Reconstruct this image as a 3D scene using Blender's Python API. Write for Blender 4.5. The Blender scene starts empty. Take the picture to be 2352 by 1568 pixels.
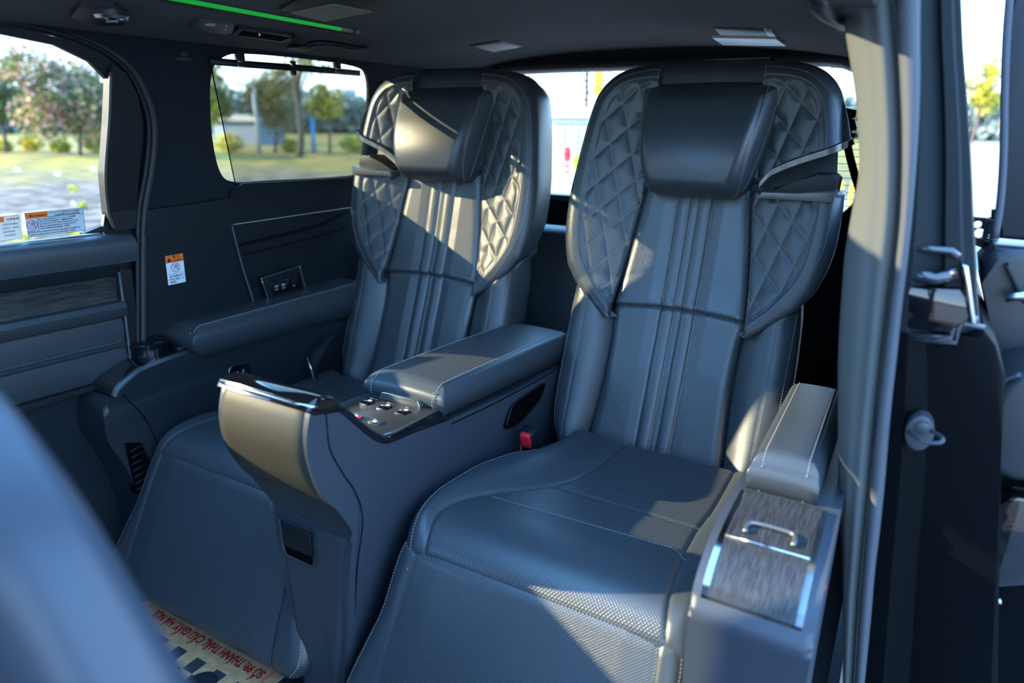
import bpy, bmesh, math, random
import numpy as np
from mathutils import Vector, Matrix, geometry
random.seed(7); rng = np.random.default_rng(7)
SC = bpy.context.scene; COL = SC.collection

# ---------------------------------------------------------------- camera
F = 1568.0; CX, CY = 1176.0, 784.0
CAM = np.array([0.885984, 0.0, 1.22])
def cam_axes(a, b, c):
    f0 = np.array([-math.sin(a), math.cos(a), 0]); r = np.array([math.cos(a), math.sin(a), 0])
    f = f0*math.cos(b) + np.array([0, 0, -math.sin(b)]); d = np.cross(f, r)
    return np.array([r*math.cos(c)+d*math.sin(c), d*math.cos(c)-r*math.sin(c), f])
RM = cam_axes(0.52142699, 0.31318686, -0.00855553)
cam = bpy.data.cameras.new('camera'); camo = bpy.data.objects.new('camera', cam); COL.objects.link(camo)
cam.sensor_width = 36.0; cam.lens = 24.0; cam.clip_start = 0.02; cam.clip_end = 600
mw = Matrix.Identity(4)
for i in range(3):
    mw[i][0] = RM[0][i]; mw[i][1] = -RM[1][i]; mw[i][2] = -RM[2][i]; mw[i][3] = CAM[i]
camo.matrix_world = mw
cam.dof.use_dof = True; cam.dof.focus_distance = 1.6; cam.dof.aperture_fstop = 1.9
SC.camera = camo

# ---------------------------------------------------------------- world, sun, exposure
SUN_AZ, SUN_EL = math.radians(64.0), math.radians(22.1)      # azimuth from -y towards -x
TOSUN = Vector((-math.sin(SUN_AZ)*math.cos(SUN_EL), -math.cos(SUN_AZ)*math.cos(SUN_EL), math.sin(SUN_EL)))
wd = bpy.data.worlds.new('sky'); SC.world = wd; wd.use_nodes = True
nt = wd.node_tree; nt.nodes.clear()
wo = nt.nodes.new('ShaderNodeOutputWorld'); bg = nt.nodes.new('ShaderNodeBackground')
tc = nt.nodes.new('ShaderNodeTexCoord'); sp = nt.nodes.new('ShaderNodeSeparateXYZ'); cr = nt.nodes.new('ShaderNodeValToRGB')
nt.links.new(tc.outputs['Generated'], sp.inputs[0]); nt.links.new(sp.outputs[2], cr.inputs[0])
cr.color_ramp.elements[0].position = 0.0; cr.color_ramp.elements[0].color = (0.64, 0.83, 1.0, 1)
cr.color_ramp.elements[1].position = 0.55; cr.color_ramp.elements[1].color = (0.20, 0.48, 1.0, 1)
e = cr.color_ramp.elements.new(0.16); e.color = (0.34, 0.62, 1.0, 1)
nt.links.new(cr.outputs[0], bg.inputs[0]); bg.inputs[1].default_value = 5.6
nt.links.new(bg.outputs[0], wo.inputs[0])
sl = bpy.data.lights.new('sun', 'SUN'); sl.energy = 16.0; sl.angle = math.radians(0.6); sl.color = (1.0, 0.82, 0.55)
so = bpy.data.objects.new('sun', sl); COL.objects.link(so); so.rotation_euler = TOSUN.to_track_quat('Z', 'Y').to_euler()
so.location = (-6, -8, 6)
vs = SC.view_settings; vs.view_transform = 'Standard'; vs.look = 'None'; vs.gamma = 1.0; vs.use_curve_mapping = False
vs.exposure = 0.42

# ---------------------------------------------------------------- helpers
def up(u, v, x=None, y=None, z=None, lean=None):
    """the point of the place seen at photo position (u, v), on the given plane"""
    d = RM.T @ np.array([(u-CX)/F, (v-CY)/F, 1.0])
    if x is not None: t = (x-CAM[0])/d[0]
    elif y is not None: t = (y-CAM[1])/d[1]
    elif z is not None: t = (z-CAM[2])/d[2]
    else:
        p0, n = np.array(lean[0], float), np.array(lean[1], float); t = ((p0-CAM) @ n)/(d @ n)
    return CAM + t*d
def ip(x, tab):
    t = np.array(tab, float); return np.interp(x, t[:, 0], t[:, 1])
def tag(o, label=None, cat=None, group=None, kind=None):
    if label: o['label'] = label
    if cat: o['category'] = cat
    if group: o['group'] = group
    if kind: o['kind'] = kind
    return o
def thing(name, loc, label, cat, group=None):
    o = bpy.data.objects.new(name, None); COL.objects.link(o); o.location = loc; o.empty_display_size = .05
    return tag(o, label, cat, group)
def link(name, me, mat=None, parent=None, smooth=True, auto=None):
    o = bpy.data.objects.new(name, me); COL.objects.link(o)
    if mat: me.materials.append(mat)
    if smooth:
        me.polygons.foreach_set('use_smooth', [True]*len(me.polygons))
        if auto: 
            bm = bmesh.new(); bm.from_mesh(me)
            for ed in bm.edges:
                if len(ed.link_faces) == 2 and ed.calc_face_angle(0) > math.radians(auto): ed.smooth = False
            bm.to_mesh(me); bm.free()
    if parent is not None:
        o.parent = parent
        q = parent; off = Vector((0, 0, 0))
        while q is not None: off += q.location; q = q.parent
        o.location = -off                                  # geometry is written in place coordinates
    return o
def mesh(name, verts, faces, mat=None, parent=None, smooth=True, uv=None, auto=None, flip=False):
    me = bpy.data.meshes.new(name)
    if flip: faces = [tuple(reversed(f)) for f in faces]
    me.from_pydata([tuple(map(float, v)) for v in verts], [], faces)
    if uv is not None:
        lay = me.uv_layers.new(name='uv'); uv = np.asarray(uv, float)
        idx = np.empty(len(me.loops), int); me.loops.foreach_get('vertex_index', idx)
        lay.data.foreach_set('uv', uv[idx].ravel())
    me.update()
    return link(name, me, mat, parent, smooth, auto)
def grid(name, V, mat=None, parent=None, uv=None, flip=False, wrap=False, caps=False, auto=None):
    V = np.asarray(V, float); n, m = V.shape[:2]
    faces = []
    for i in range(n-1):
        for j in range(m if wrap else m-1):
            k = (j+1) % m
            faces.append((i*m+j, i*m+k, (i+1)*m+k, (i+1)*m+j))
    if caps:
        faces.append(tuple(range(m))[::-1]); faces.append(tuple((n-1)*m+j for j in range(m)))
    return mesh(name, V.reshape(-1, 3), faces, mat, parent, uv=None if uv is None else np.asarray(uv).reshape(-1, 2), flip=flip, auto=auto)
def bm_obj(name, bm, mat, parent=None, smooth=True, auto=35):
    bmesh.ops.recalc_face_normals(bm, faces=bm.faces)
    me = bpy.data.meshes.new(name); bm.to_mesh(me); bm.free()
    return link(name, me, mat, parent, smooth, auto)
def add_box(bm, x0, x1, y0, y1, z0, z1, bev=0.0, seg=2):
    vs_ = [bm.verts.new(p) for p in ((x0,y0,z0),(x1,y0,z0),(x1,y1,z0),(x0,y1,z0),(x0,y0,z1),(x1,y0,z1),(x1,y1,z1),(x0,y1,z1))]
    fs = [bm.faces.new([vs_[i] for i in q]) for q in ((0,3,2,1),(4,5,6,7),(0,1,5,4),(1,2,6,5),(2,3,7,6),(3,0,4,7))]
    if bev > 0:
        es = list({e for f in fs for e in f.edges})
        bmesh.ops.bevel(bm, geom=es, offset=bev, segments=seg, profile=.5, affect='EDGES', clamp_overlap=True)
def box(name, x0, x1, y0, y1, z0, z1, mat, parent=None, bev=0.004, seg=2, rot=None):
    bm = bmesh.new(); add_box(bm, min(x0,x1), max(x0,x1), min(y0,y1), max(y0,y1), min(z0,z1), max(z0,z1), bev, seg)
    if rot:
        c = Vector(((x0+x1)/2, (y0+y1)/2, (z0+z1)/2)); bmesh.ops.rotate(bm, verts=bm.verts, cent=c, matrix=rot)
    return bm_obj(name, bm, mat, parent)
def prism(name, poly, axis, a0, a1, mat, parent=None, bev=0.005, seg=2, auto=35, edit=None):
    """polygon (list of 2D points) swept along an axis: 'x' -> (y,z), 'y' -> (x,z), 'z' -> (x,y)"""
    bm = bmesh.new()
    def P(p, a): return {'x': (a, p[0], p[1]), 'y': (p[0], a, p[1]), 'z': (p[0], p[1], a)}[axis]
    r0 = [bm.verts.new(P(p, a0)) for p in poly]; r1 = [bm.verts.new(P(p, a1)) for p in poly]; n = len(poly)
    f0 = bm.faces.new(r0); f1 = bm.faces.new(r1[::-1])
    for i in range(n): bm.faces.new((r0[i], r1[i], r1[(i+1) % n], r0[(i+1) % n]))
    if bev > 0:
        es = [e for e in bm.edges if (e in f0.edges or e in f1.edges)]
        bmesh.ops.bevel(bm, geom=es, offset=bev, segments=seg, profile=.5, affect='EDGES', clamp_overlap=True)
    if edit:
        for v in bm.verts: v.co = Vector(edit(*v.co))
    return bm_obj(name, bm, mat, parent, auto=auto)
def smooth_poly(pts, n=6, closed=False):
    """Catmull-Rom through points"""
    P = [np.array(p, float) for p in pts]; out = []
    N = len(P); rngi = range(N if closed else N-1)
    for i in rngi:
        p1, p2 = P[i], P[(i+1) % N]
        p0 = P[i-1] if (closed or i > 0) else 2*p1-p2
        p3 = P[(i+2) % N] if (closed or i < N-2) else 2*p2-p1
        for k in range(n):
            t = k/n
            out.append(.5*((2*p1)+(-p0+p2)*t+(2*p0-5*p1+4*p2-p3)*t*t+(-p0+3*p1-3*p2+p3)*t**3))
    if not closed: out.append(P[-1])
    return np.array(out)
def frames(path, upv=(0, 0, 1)):
    path = np.asarray(path, float); T = np.gradient(path, axis=0); T /= np.linalg.norm(T, axis=1)[:, None]+1e-12
    U = np.array(upv, float); S = np.cross(T, U); S /= np.linalg.norm(S, axis=1)[:, None]+1e-9
    N = np.cross(S, T); return T, S, N
def sweep(name, path, prof, mat, parent=None, upv=(0, 0, 1), caps=True, scale=None, auto=None):
    """profile (a,b) pairs carried along a path; a runs sideways, b along the up side"""
    path = np.asarray(path, float); T, S, N = frames(path, upv); prof = np.asarray(prof, float)
    V = []
    for i in range(len(path)):
        s = 1 if scale is None else scale[i]
        V.append([path[i]+S[i]*a*s+N[i]*b*s for a, b in prof])
    return grid(name, V, mat, parent, wrap=True, caps=caps, auto=auto)
def circ(r, n=10, r2=None): return [(r*math.cos(2*math.pi*k/n), (r2 or r)*math.sin(2*math.pi*k/n)) for k in range(n)]
def tube(name, path, r, mat, parent=None, n=8, upv=(0, 0, 1), scale=None): return sweep(name, path, circ(r, n), mat, parent, upv, scale=scale)
def lathe(name, prof, c, mat, parent=None, n=32, axis='z', auto=40):
    V = []
    for r, h in prof:
        row = []
        for k in range(n):
            a = 2*math.pi*k/n; p = {'z': (r*math.cos(a), r*math.sin(a), h), 'y': (r*math.cos(a), h, r*math.sin(a)), 'x': (h, r*math.cos(a), r*math.sin(a))}[axis]
            row.append((c[0]+p[0], c[1]+p[1], c[2]+p[2]))
        V.append(row)
    return grid(name, V, mat, parent, wrap=True, caps=True, auto=auto)
def resample(path, step):
    path = np.asarray(path, float); d = np.r_[0, np.cumsum(np.linalg.norm(np.diff(path, axis=0), axis=1))]
    n = max(2, int(d[-1]/step)+1); s = np.linspace(0, d[-1], n)
    return np.stack([np.interp(s, d, path[:, k]) for k in range(3)], 1)
def stitches(name, paths, mat, parent, pitch=.0062, ln=.0043, r=.00085, out=(0, -1, .2), lift=.0004):
    V, Fc = [], []
    out = np.array(out, float); out /= np.linalg.norm(out)
    for p in paths:
        if len(p) < 2: continue
        q = resample(p, pitch)
        T = np.gradient(q, axis=0); T /= np.linalg.norm(T, axis=1)[:, None]+1e-12
        for c, t in zip(q, T):
            s = np.cross(t, out); s /= np.linalg.norm(s)+1e-9; nn = np.cross(s, t)
            if nn @ out < 0: nn = -nn
            b = len(V)
            for e_, k in ((-.5, .35), (-.3, 1), (.3, 1), (.5, .35)):
                for a_, h_ in ((-1, 0), (-.6, 1), (.6, 1), (1, 0)):
                    V.append(c+t*ln*e_+s*r*a_*k+nn*(r*h_*k+lift*(1 if h_ else -1)))
            for i in range(3):
                for j in range(3): Fc.append((b+i*4+j, b+i*4+j+1, b+(i+1)*4+j+1, b+(i+1)*4+j))
    if V: return tag(mesh(name, V, Fc, mat, parent, smooth=True), kind='stuff')
def sdist(X, Z, poly):
    """distance from points to an open polyline"""
    P = np.stack([X, Z], -1)[..., None, :]; A = np.array(poly[:-1], float); B = np.array(poly[1:], float); D = B-A
    t = np.clip(((P-A)*D).sum(-1)/((D*D).sum(-1)+1e-12), 0, 1)
    return np.linalg.norm(P-(A+t[..., None]*D), axis=-1).min(-1)
def roll(d, R, drop=None):
    d = np.clip(d, 0, R); return -(drop or R)*(1-np.sqrt(np.clip(1-(1-d/R)**2, 0, 1)))
def gs(d, s): return np.exp(-(d/s)**2)
def text_mesh(name, s, size, origin, right, upd, mat, parent=None, align='LEFT', depth=.0002, sx=1.0, bold=0.0):
    cu = bpy.data.curves.new(name, 'FONT'); cu.body = s; cu.size = size; cu.align_x = align; cu.align_y = 'BOTTOM_BASELINE'; cu.extrude = depth/2
    cu.resolution_u = 2; cu.offset = bold*size
    to = bpy.data.objects.new(name, cu); COL.objects.link(to)
    bpy.context.view_layer.update()
    me = bpy.data.meshes.new_from_object(to.evaluated_get(bpy.context.evaluated_depsgraph_get()))
    bpy.data.objects.remove(to); bpy.data.curves.remove(cu)
    r = Vector(right).normalized(); u = Vector(upd).normalized(); n = r.cross(u).normalized()
    M = Matrix.Identity(4)
    for i in range(3): M[i][0] = r[i]*sx; M[i][1] = u[i]; M[i][2] = n[i]; M[i][3] = origin[i]
    me.transform(M); me.name = name
    me.materials.clear()
    return link(name, me, mat, parent, smooth=False)
# ---------------------------------------------------------------- materials
def newmat(name):
    m = bpy.data.materials.new(name); m.use_nodes = True; n = m.node_tree
    return m, n, n.nodes['Principled BSDF'], n.nodes['Material Output']
def mat(name, col, rough=.5, metal=0, spec=.5, bump=None, emit=None, coat=0, sheen=0, var=None, coords='Object'):
    m, n, b, o = newmat(name)
    b.inputs['Base Color'].default_value = (*col, 1); b.inputs['Roughness'].default_value = rough
    b.inputs['Metallic'].default_value = metal; b.inputs['Specular IOR Level'].default_value = spec
    b.inputs['Coat Weight'].default_value = coat; b.inputs['Sheen Weight'].default_value = sheen
    if emit: b.inputs['Emission Color'].default_value = (*emit[0], 1); b.inputs['Emission Strength'].default_value = emit[1]
    tcn = n.nodes.new('ShaderNodeTexCoord')
    if bump:
        sc, st, kind = bump
        t = n.nodes.new('ShaderNodeTexVoronoi' if kind == 'v' else 'ShaderNodeTexNoise'); t.inputs['Scale'].default_value = sc
        if kind != 'v': t.inputs['Detail'].default_value = 4
        n.links.new(tcn.outputs[coords], t.inputs['Vector'])
        bp = n.nodes.new('ShaderNodeBump'); bp.inputs['Strength'].default_value = st; bp.inputs['Distance'].default_value = .0006
        n.links.new(t.outputs[0], bp.inputs['Height']); n.links.new(bp.outputs[0], b.inputs['Normal'])
    if var:
        sc, c2, lo, hi = var
        t = n.nodes.new('ShaderNodeTexNoise'); t.inputs['Scale'].default_value = sc; t.inputs['Detail'].default_value = 5
        n.links.new(tcn.outputs[coords], t.inputs['Vector'])
        r = n.nodes.new('ShaderNodeValToRGB'); r.color_ramp.elements[0].position = lo; r.color_ramp.elements[1].position = hi
        r.color_ramp.elements[0].color = (*col, 1); r.color_ramp.elements[1].color = (*c2, 1)
        n.links.new(t.outputs[0], r.inputs[0]); n.links.new(r.outputs[0], b.inputs['Base Color'])
    return m
def math_node(n, op, a, b=None, c=None):
    x = n.nodes.new('ShaderNodeMath'); x.operation = op
    for i, q in enumerate((a, b, c)):
        if q is None: continue
        if isinstance(q, (int, float)): x.inputs[i].default_value = q
        else: n.links.new(q, x.inputs[i])
    return x.outputs[0]
def hexdots(n, px, py):
    """distance (0..1) to the nearest dot of a staggered dot lattice in metres of uv"""
    tcn = n.nodes.new('ShaderNodeTexCoord'); s = n.nodes.new('ShaderNodeSeparateXYZ'); n.links.new(tcn.outputs['UV'], s.inputs[0])
    U = math_node(n, 'MULTIPLY', s.outputs[0], 1/px); V = math_node(n, 'MULTIPLY', s.outputs[1], 1/py)
    ds = []
    for off in (0.0, .5):
        fu = math_node(n, 'SUBTRACT', math_node(n, 'FRACT', math_node(n, 'ADD', U, off+100)), .5)
        fv = math_node(n, 'SUBTRACT', math_node(n, 'FRACT', math_node(n, 'ADD', V, off+100)), .5)
        ds.append(math_node(n, 'SQRT', math_node(n, 'ADD', math_node(n, 'MULTIPLY', fu, fu), math_node(n, 'MULTIPLY', fv, fv))))
    return math_node(n, 'MINIMUM', ds[0], ds[1])
LC = (.037, .043, .049)
def perforated(name, px=.0066, py=.0056):
    m, n, b, o = newmat(name)
    d = hexdots(n, px, py)
    mr = n.nodes.new('ShaderNodeMapRange'); mr.inputs['From Min'].default_value = .16; mr.inputs['From Max'].default_value = .27; n.links.new(d, mr.inputs[0])
    mx = n.nodes.new('ShaderNodeMix'); mx.data_type = 'RGBA'; n.links.new(mr.outputs[0], mx.inputs[0])
    mx.inputs[6].default_value = (.003, .003, .004, 1); mx.inputs[7].default_value = (*[c*1.25 for c in LC], 1); n.links.new(mx.outputs[2], b.inputs['Base Color'])
    bp = n.nodes.new('ShaderNodeBump'); bp.inputs['Strength'].default_value = .6; bp.inputs['Distance'].default_value = .0006
    n.links.new(mr.outputs[0], bp.inputs['Height']); n.links.new(bp.outputs[0], b.inputs['Normal'])
    b.inputs['Roughness'].default_value = .36; b.inputs['Specular IOR Level'].default_value = .9
    return m
M = {}
M['leather'] = mat('black_leather', LC, .36, spec=.55, bump=(900, .25, 'v'))
M['perf'] = perforated('perforated_leather')
M['thread'] = mat('grey_thread', (.24, .22, .20), .7)
M['thread_dark'] = mat('dark_thread', (.10, .10, .11), .7)
M['console'] = mat('slate_soft_touch', (.036, .042, .054), .42, bump=(1200, .2, 'v'))
M['soft'] = mat('soft_black_trim', (.007, .010, .0135), .5, spec=.35, bump=(1200, .25, 'v'))
M['plastic'] = mat('black_plastic', (.006, .007, .009), .5, spec=.4, bump=(1500, .2, 'v'))
M['piano'] = mat('piano_black', (.004, .004, .005), .08, coat=.6)
M['dark'] = mat('dark_recess', (.002, .002, .003), .9, spec=.03)
M['chrome'] = mat('satin_chrome', (.62, .64, .66), .16, metal=1)
M['silver'] = mat('brushed_silver', (.16, .165, .16), .34, metal=.7)
M['gunmetal'] = mat('satin_gunmetal', (.055, .049, .036), .40, metal=.25, bump=(900, .1, 'n'))
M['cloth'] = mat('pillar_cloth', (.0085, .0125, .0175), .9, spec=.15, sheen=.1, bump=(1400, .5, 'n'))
M['liner'] = mat('headliner_cloth', (.0050, .0072, .0092), .95, spec=.15, sheen=.1, bump=(1200, .4, 'n'))
M['rubber'] = mat('rubber_seal', (.02, .022, .026), .55)
M['carpet'] = mat('carpet', (.010, .013, .017), .95, spec=.1, bump=(700, 1.0, 'n'), var=(500, (.035, .045, .055), .4, .7))
M['paint'] = mat('black_car_paint', (.0012, .0018, .0026), .5, spec=.06)
M['grey_trim'] = mat('grey_fabric_trim', (.17, .18, .18), .85, spec=.3, bump=(1500, .4, 'n'))
M['greyrub'] = mat('grey_weather_strip', (.065, .068, .078), .6, spec=.3)
M['red'] = mat('red_plastic', (.75, .02, .03), .35, emit=((.9, .02, .03), .0))
M['webbing'] = mat('belt_webbing', (.015, .015, .018), .8, spec=.2, bump=(900, .8, 'n'))
M['white_print'] = mat('white_print', (.75, .78, .8), .6)
M['grey_print'] = mat('grey_print', (.10, .105, .11), .7)
M['lens'] = mat('lamp_lens', (.32, .34, .32), .35)
M['lens_warm'] = mat('beige_lens', (.16, .155, .10), .5)
M['orange'] = mat('orange_print', (.85, .16, .015), .5)
M['redprint'] = mat('red_print', (.50, .01, .015), .5)
M['pinkred'] = mat('magenta_print', (.6, .03, .10), .5)
M['label'] = mat('label_paper', (.72, .77, .82), .45)
M['label_cream'] = mat('label_cream', (.85, .78, .68), .45)
M['ink'] = mat('black_print', (.01, .01, .012), .6)
M['tealprint'] = mat('teal_print', (.12, .32, .34), .6)
M['paper'] = mat('kraft_paper', (.60, .31, .14), .85, spec=.2, var=(60, (.68, .38, .19), .4, .6), bump=(60, .4, 'n'))
M['paperblack'] = mat('faded_black_print', (.045, .045, .05), .85, spec=.2)
M['led'] = mat('green_light', (.02, .2, .05), .4, emit=((.01, .55, .05), .35))
M['ledtip'] = mat('light_guide_tip', (.20, .18, .12), .3)
def wood(name, c1, c2, sc, axis_scale, rough, coat=.5):
    m, n, b, o = newmat(name)
    tcn = n.nodes.new('ShaderNodeTexCoord'); mp = n.nodes.new('ShaderNodeMapping'); mp.inputs['Scale'].default_value = axis_scale
    n.links.new(tcn.outputs['Object'], mp.inputs[0])
    t = n.nodes.new('ShaderNodeTexNoise'); t.inputs['Scale'].default_value = sc; t.inputs['Detail'].default_value = 6; t.inputs['Distortion'].default_value = .5
    n.links.new(mp.outputs[0], t.inputs['Vector'])
    r = n.nodes.new('ShaderNodeValToRGB'); r.color_ramp.elements[0].position = .4; r.color_ramp.elements[1].position = .62
    r.color_ramp.elements[0].color = (*c1, 1); r.color_ramp.elements[1].color = (*c2, 1)
    n.links.new(t.outputs[0], r.inputs[0]); n.links.new(r.outputs[0], b.inputs['Base Color'])
    b.inputs['Roughness'].default_value = rough; b.inputs['Coat Weight'].default_value = coat; b.inputs['Coat Roughness'].default_value = .12
    bp = n.nodes.new('ShaderNodeBump'); bp.inputs['Strength'].default_value = .3; bp.inputs['Distance'].default_value = .0006
    n.links.new(t.outputs[0], bp.inputs['Height']); n.links.new(bp.outputs[0], b.inputs['Normal'])
    return m
M['wood'] = wood('streaked_dark_wood', (.012, .011, .011), (.048, .046, .048), 12, (80, 2.0, 6), .34, .15)
M['woodgrain'] = wood('black_wood_grain', (.008, .008, .008), (.032, .030, .028), 14, (6, 1.0, 14), .5, .1)
def glass(name, tint, gloss=.06):
    m, n, b, o = newmat(name); n.nodes.remove(b)
    t = n.nodes.new('ShaderNodeBsdfTransparent'); t.inputs[0].default_value = (*tint, 1)
    g = n.nodes.new('ShaderNodeBsdfGlossy'); g.inputs['Roughness'].default_value = .02
    mx = n.nodes.new('ShaderNodeMixShader'); mx.inputs[0].default_value = gloss
    n.links.new(t.outputs[0], mx.inputs[1]); n.links.new(g.outputs[0], mx.inputs[2]); n.links.new(mx.outputs[0], o.inputs[0])
    return m
M['glass'] = glass('window_glass', (.93, .97, .96), .04)
M['glass_tint'] = glass('tinted_glass', (.88, .90, .84), .04)
def screen(name):
    m, n, b, o = newmat(name)
    d = hexdots(n, .0040, .0040)
    st = math_node(n, 'LESS_THAN', d, .28)
    t = n.nodes.new('ShaderNodeBsdfTransparent'); mx = n.nodes.new('ShaderNodeMixShader')
    b.inputs['Base Color'].default_value = (.10, .085, .05, 1); b.inputs['Roughness'].default_value = .8
    n.links.new(st, mx.inputs[0]); n.links.new(b.outputs[0], mx.inputs[1]); n.links.new(t.outputs[0], mx.inputs[2]); n.links.new(mx.outputs[0], o.inputs[0])
    return m
M['screen'] = screen('sunshade_mesh')
def leafmat(name, c1, c2, tr=.35):
    m, n, b, o = newmat(name)
    g = n.nodes.new('ShaderNodeObjectInfo'); tcn = n.nodes.new('ShaderNodeTexCoord')
    t = n.nodes.new('ShaderNodeTexNoise'); t.inputs['Scale'].default_value = 1.2; n.links.new(tcn.outputs['Object'], t.inputs['Vector'])
    r = n.nodes.new('ShaderNodeValToRGB'); r.color_ramp.elements[0].position = .35; r.color_ramp.elements[1].position = .65
    r.color_ramp.elements[0].color = (*c1, 1); r.color_ramp.elements[1].color = (*c2, 1)
    n.links.new(t.outputs[0], r.inputs[0]); n.links.new(r.outputs[0], b.inputs['Base Color']); b.inputs['Roughness'].default_value = .5
    tl = n.nodes.new('ShaderNodeBsdfTranslucent'); n.links.new(r.outputs[0], tl.inputs[0])
    mx = n.nodes.new('ShaderNodeMixShader'); mx.inputs[0].default_value = tr
    n.links.new(b.outputs[0], mx.inputs[1]); n.links.new(tl.outputs[0], mx.inputs[2]); n.links.new(mx.outputs[0], o.inputs[0])
    return m
M['leaf'] = leafmat('green_leaves', (.05, .085, .03), (.17, .20, .05))
M['leaf_pink'] = leafmat('pink_blossom', (.70, .30, .38), (.75, .45, .22))
M['leaf_yellow'] = leafmat('yellow_leaves', (.55, .50, .03), (.75, .62, .05))
M['leaf_olive'] = leafmat('olive_leaves', (.16, .15, .05), (.32, .27, .09))
M['bark'] = mat('bark', (.10, .075, .06), .9, bump=(20, 1, 'n'))
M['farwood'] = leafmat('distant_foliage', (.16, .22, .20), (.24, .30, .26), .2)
M['white_wall'] = mat('white_cladding', (.75, .78, .82), .6)
M['blue_wall'] = mat('blue_grey_cladding', (.13, .19, .28), .7)
M['glass_dark'] = mat('booth_window', (.25, .38, .36), .2)
M['pole'] = mat('pole_grey', (.35, .36, .38), .5)
M['blue_pole'] = mat('blue_paint', (.05, .25, .60), .5)
M['yellow'] = mat('yellow_paint', (.80, .52, .02), .5)
def groundmat():
    m, n, b, o = newmat('grass_and_gravel')
    tcn = n.nodes.new('ShaderNodeTexCoord')
    def nz(sc, det=6):
        t = n.nodes.new('ShaderNodeTexNoise'); t.inputs['Scale'].default_value = sc; t.inputs['Detail'].default_value = det
        n.links.new(tcn.outputs['Object'], t.inputs['Vector']); return t.outputs[0]
    def rp(src, a, ca, b_, cb):
        r = n.nodes.new('ShaderNodeValToRGB'); r.color_ramp.elements[0].position = a; r.color_ramp.elements[1].position = b_
        r.color_ramp.elements[0].color = (*ca, 1); r.color_ramp.elements[1].color = (*cb, 1); n.links.new(src, r.inputs[0]); return r.outputs[0]
    grav = rp(nz(2.2, 9), .44, (.016, .014, .013), .56, (.15, .108, .075)); grass = rp(nz(1.2), .4, (.085, .072, .002), .65, (.30, .20, .004))
    s = n.nodes.new('ShaderNodeSeparateXYZ'); n.links.new(tcn.outputs['Object'], s.inputs[0])
    # distance from the car decides gravel (near) or grass (far), broken up by noise
    dd = math_node(n, 'SQRT', math_node(n, 'ADD', math_node(n, 'MULTIPLY', s.outputs[0], s.outputs[0]), math_node(n, 'MULTIPLY', s.outputs[1], s.outputs[1])))
    e_ = math_node(n, 'ADD', dd, math_node(n, 'MULTIPLY', math_node(n, 'SUBTRACT', nz(.35, 4), .5), 16))
    k = n.nodes.new('ShaderNodeMapRange'); k.inputs['From Min'].default_value = 19; k.inputs['From Max'].default_value = 25; n.links.new(e_, k.inputs[0])
    mx = n.nodes.new('ShaderNodeMix'); mx.data_type = 'RGBA'; n.links.new(k.outputs[0], mx.inputs[0]); n.links.new(grav, mx.inputs[6]); n.links.new(grass, mx.inputs[7])
    n.links.new(mx.outputs[2], b.inputs['Base Color']); b.inputs['Roughness'].default_value = .9
    return m
M['ground'] = groundmat()
M['concrete'] = mat('pale_concrete', (.30, .27, .24), .8, var=(2, (.25, .225, .20), .4, .7))
M['grey_edge'] = mat('grey_edge_trim', (.07, .08, .085), .5)
M['chrome_dull'] = mat('dull_chrome', (.42, .44, .46), .3, metal=1)
M['steel'] = mat('zinc_steel', (.05, .053, .06), .45, metal=.3)
M['soft_blue'] = mat('satin_black_plastic', (.012, .015, .020), .38)
M['paint_blue'] = mat('glossy_black_seal', (.02, .022, .03), .2, coat=1.0)
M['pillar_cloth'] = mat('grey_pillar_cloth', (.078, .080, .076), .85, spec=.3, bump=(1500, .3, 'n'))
M['seat_leather_front'] = mat('charcoal_seat_leather', (.035, .042, .058), .42)
M['grey_print2'] = mat('dark_grey_plastic', (.05, .055, .06), .5)
M['grey_print3'] = mat('grey_ink', (.30, .28, .26), .6)
M['grey_label'] = mat('light_grey_ink', (.45, .47, .5), .6)
M['label_grey'] = mat('grey_label_film', (.55, .60, .66), .5)
M['lens_bright'] = mat('white_lamp_lens', (.55, .57, .56), .3)
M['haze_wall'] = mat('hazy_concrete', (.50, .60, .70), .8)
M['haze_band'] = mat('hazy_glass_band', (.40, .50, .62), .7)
FSX = .32
M['panel_brown'] = mat('dark_brown_satin', (.034, .031, .027), .30, spec=.6)
M['gloss_plastic'] = mat('semi_gloss_black', (.006, .006, .008), .22)
M['jamb'] = mat('dark_jamb_paint', (.013, .017, .019), .5, spec=.1)
M['arm_dark'] = mat('dark_armrest_leather', (.016, .019, .022), .42)
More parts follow.
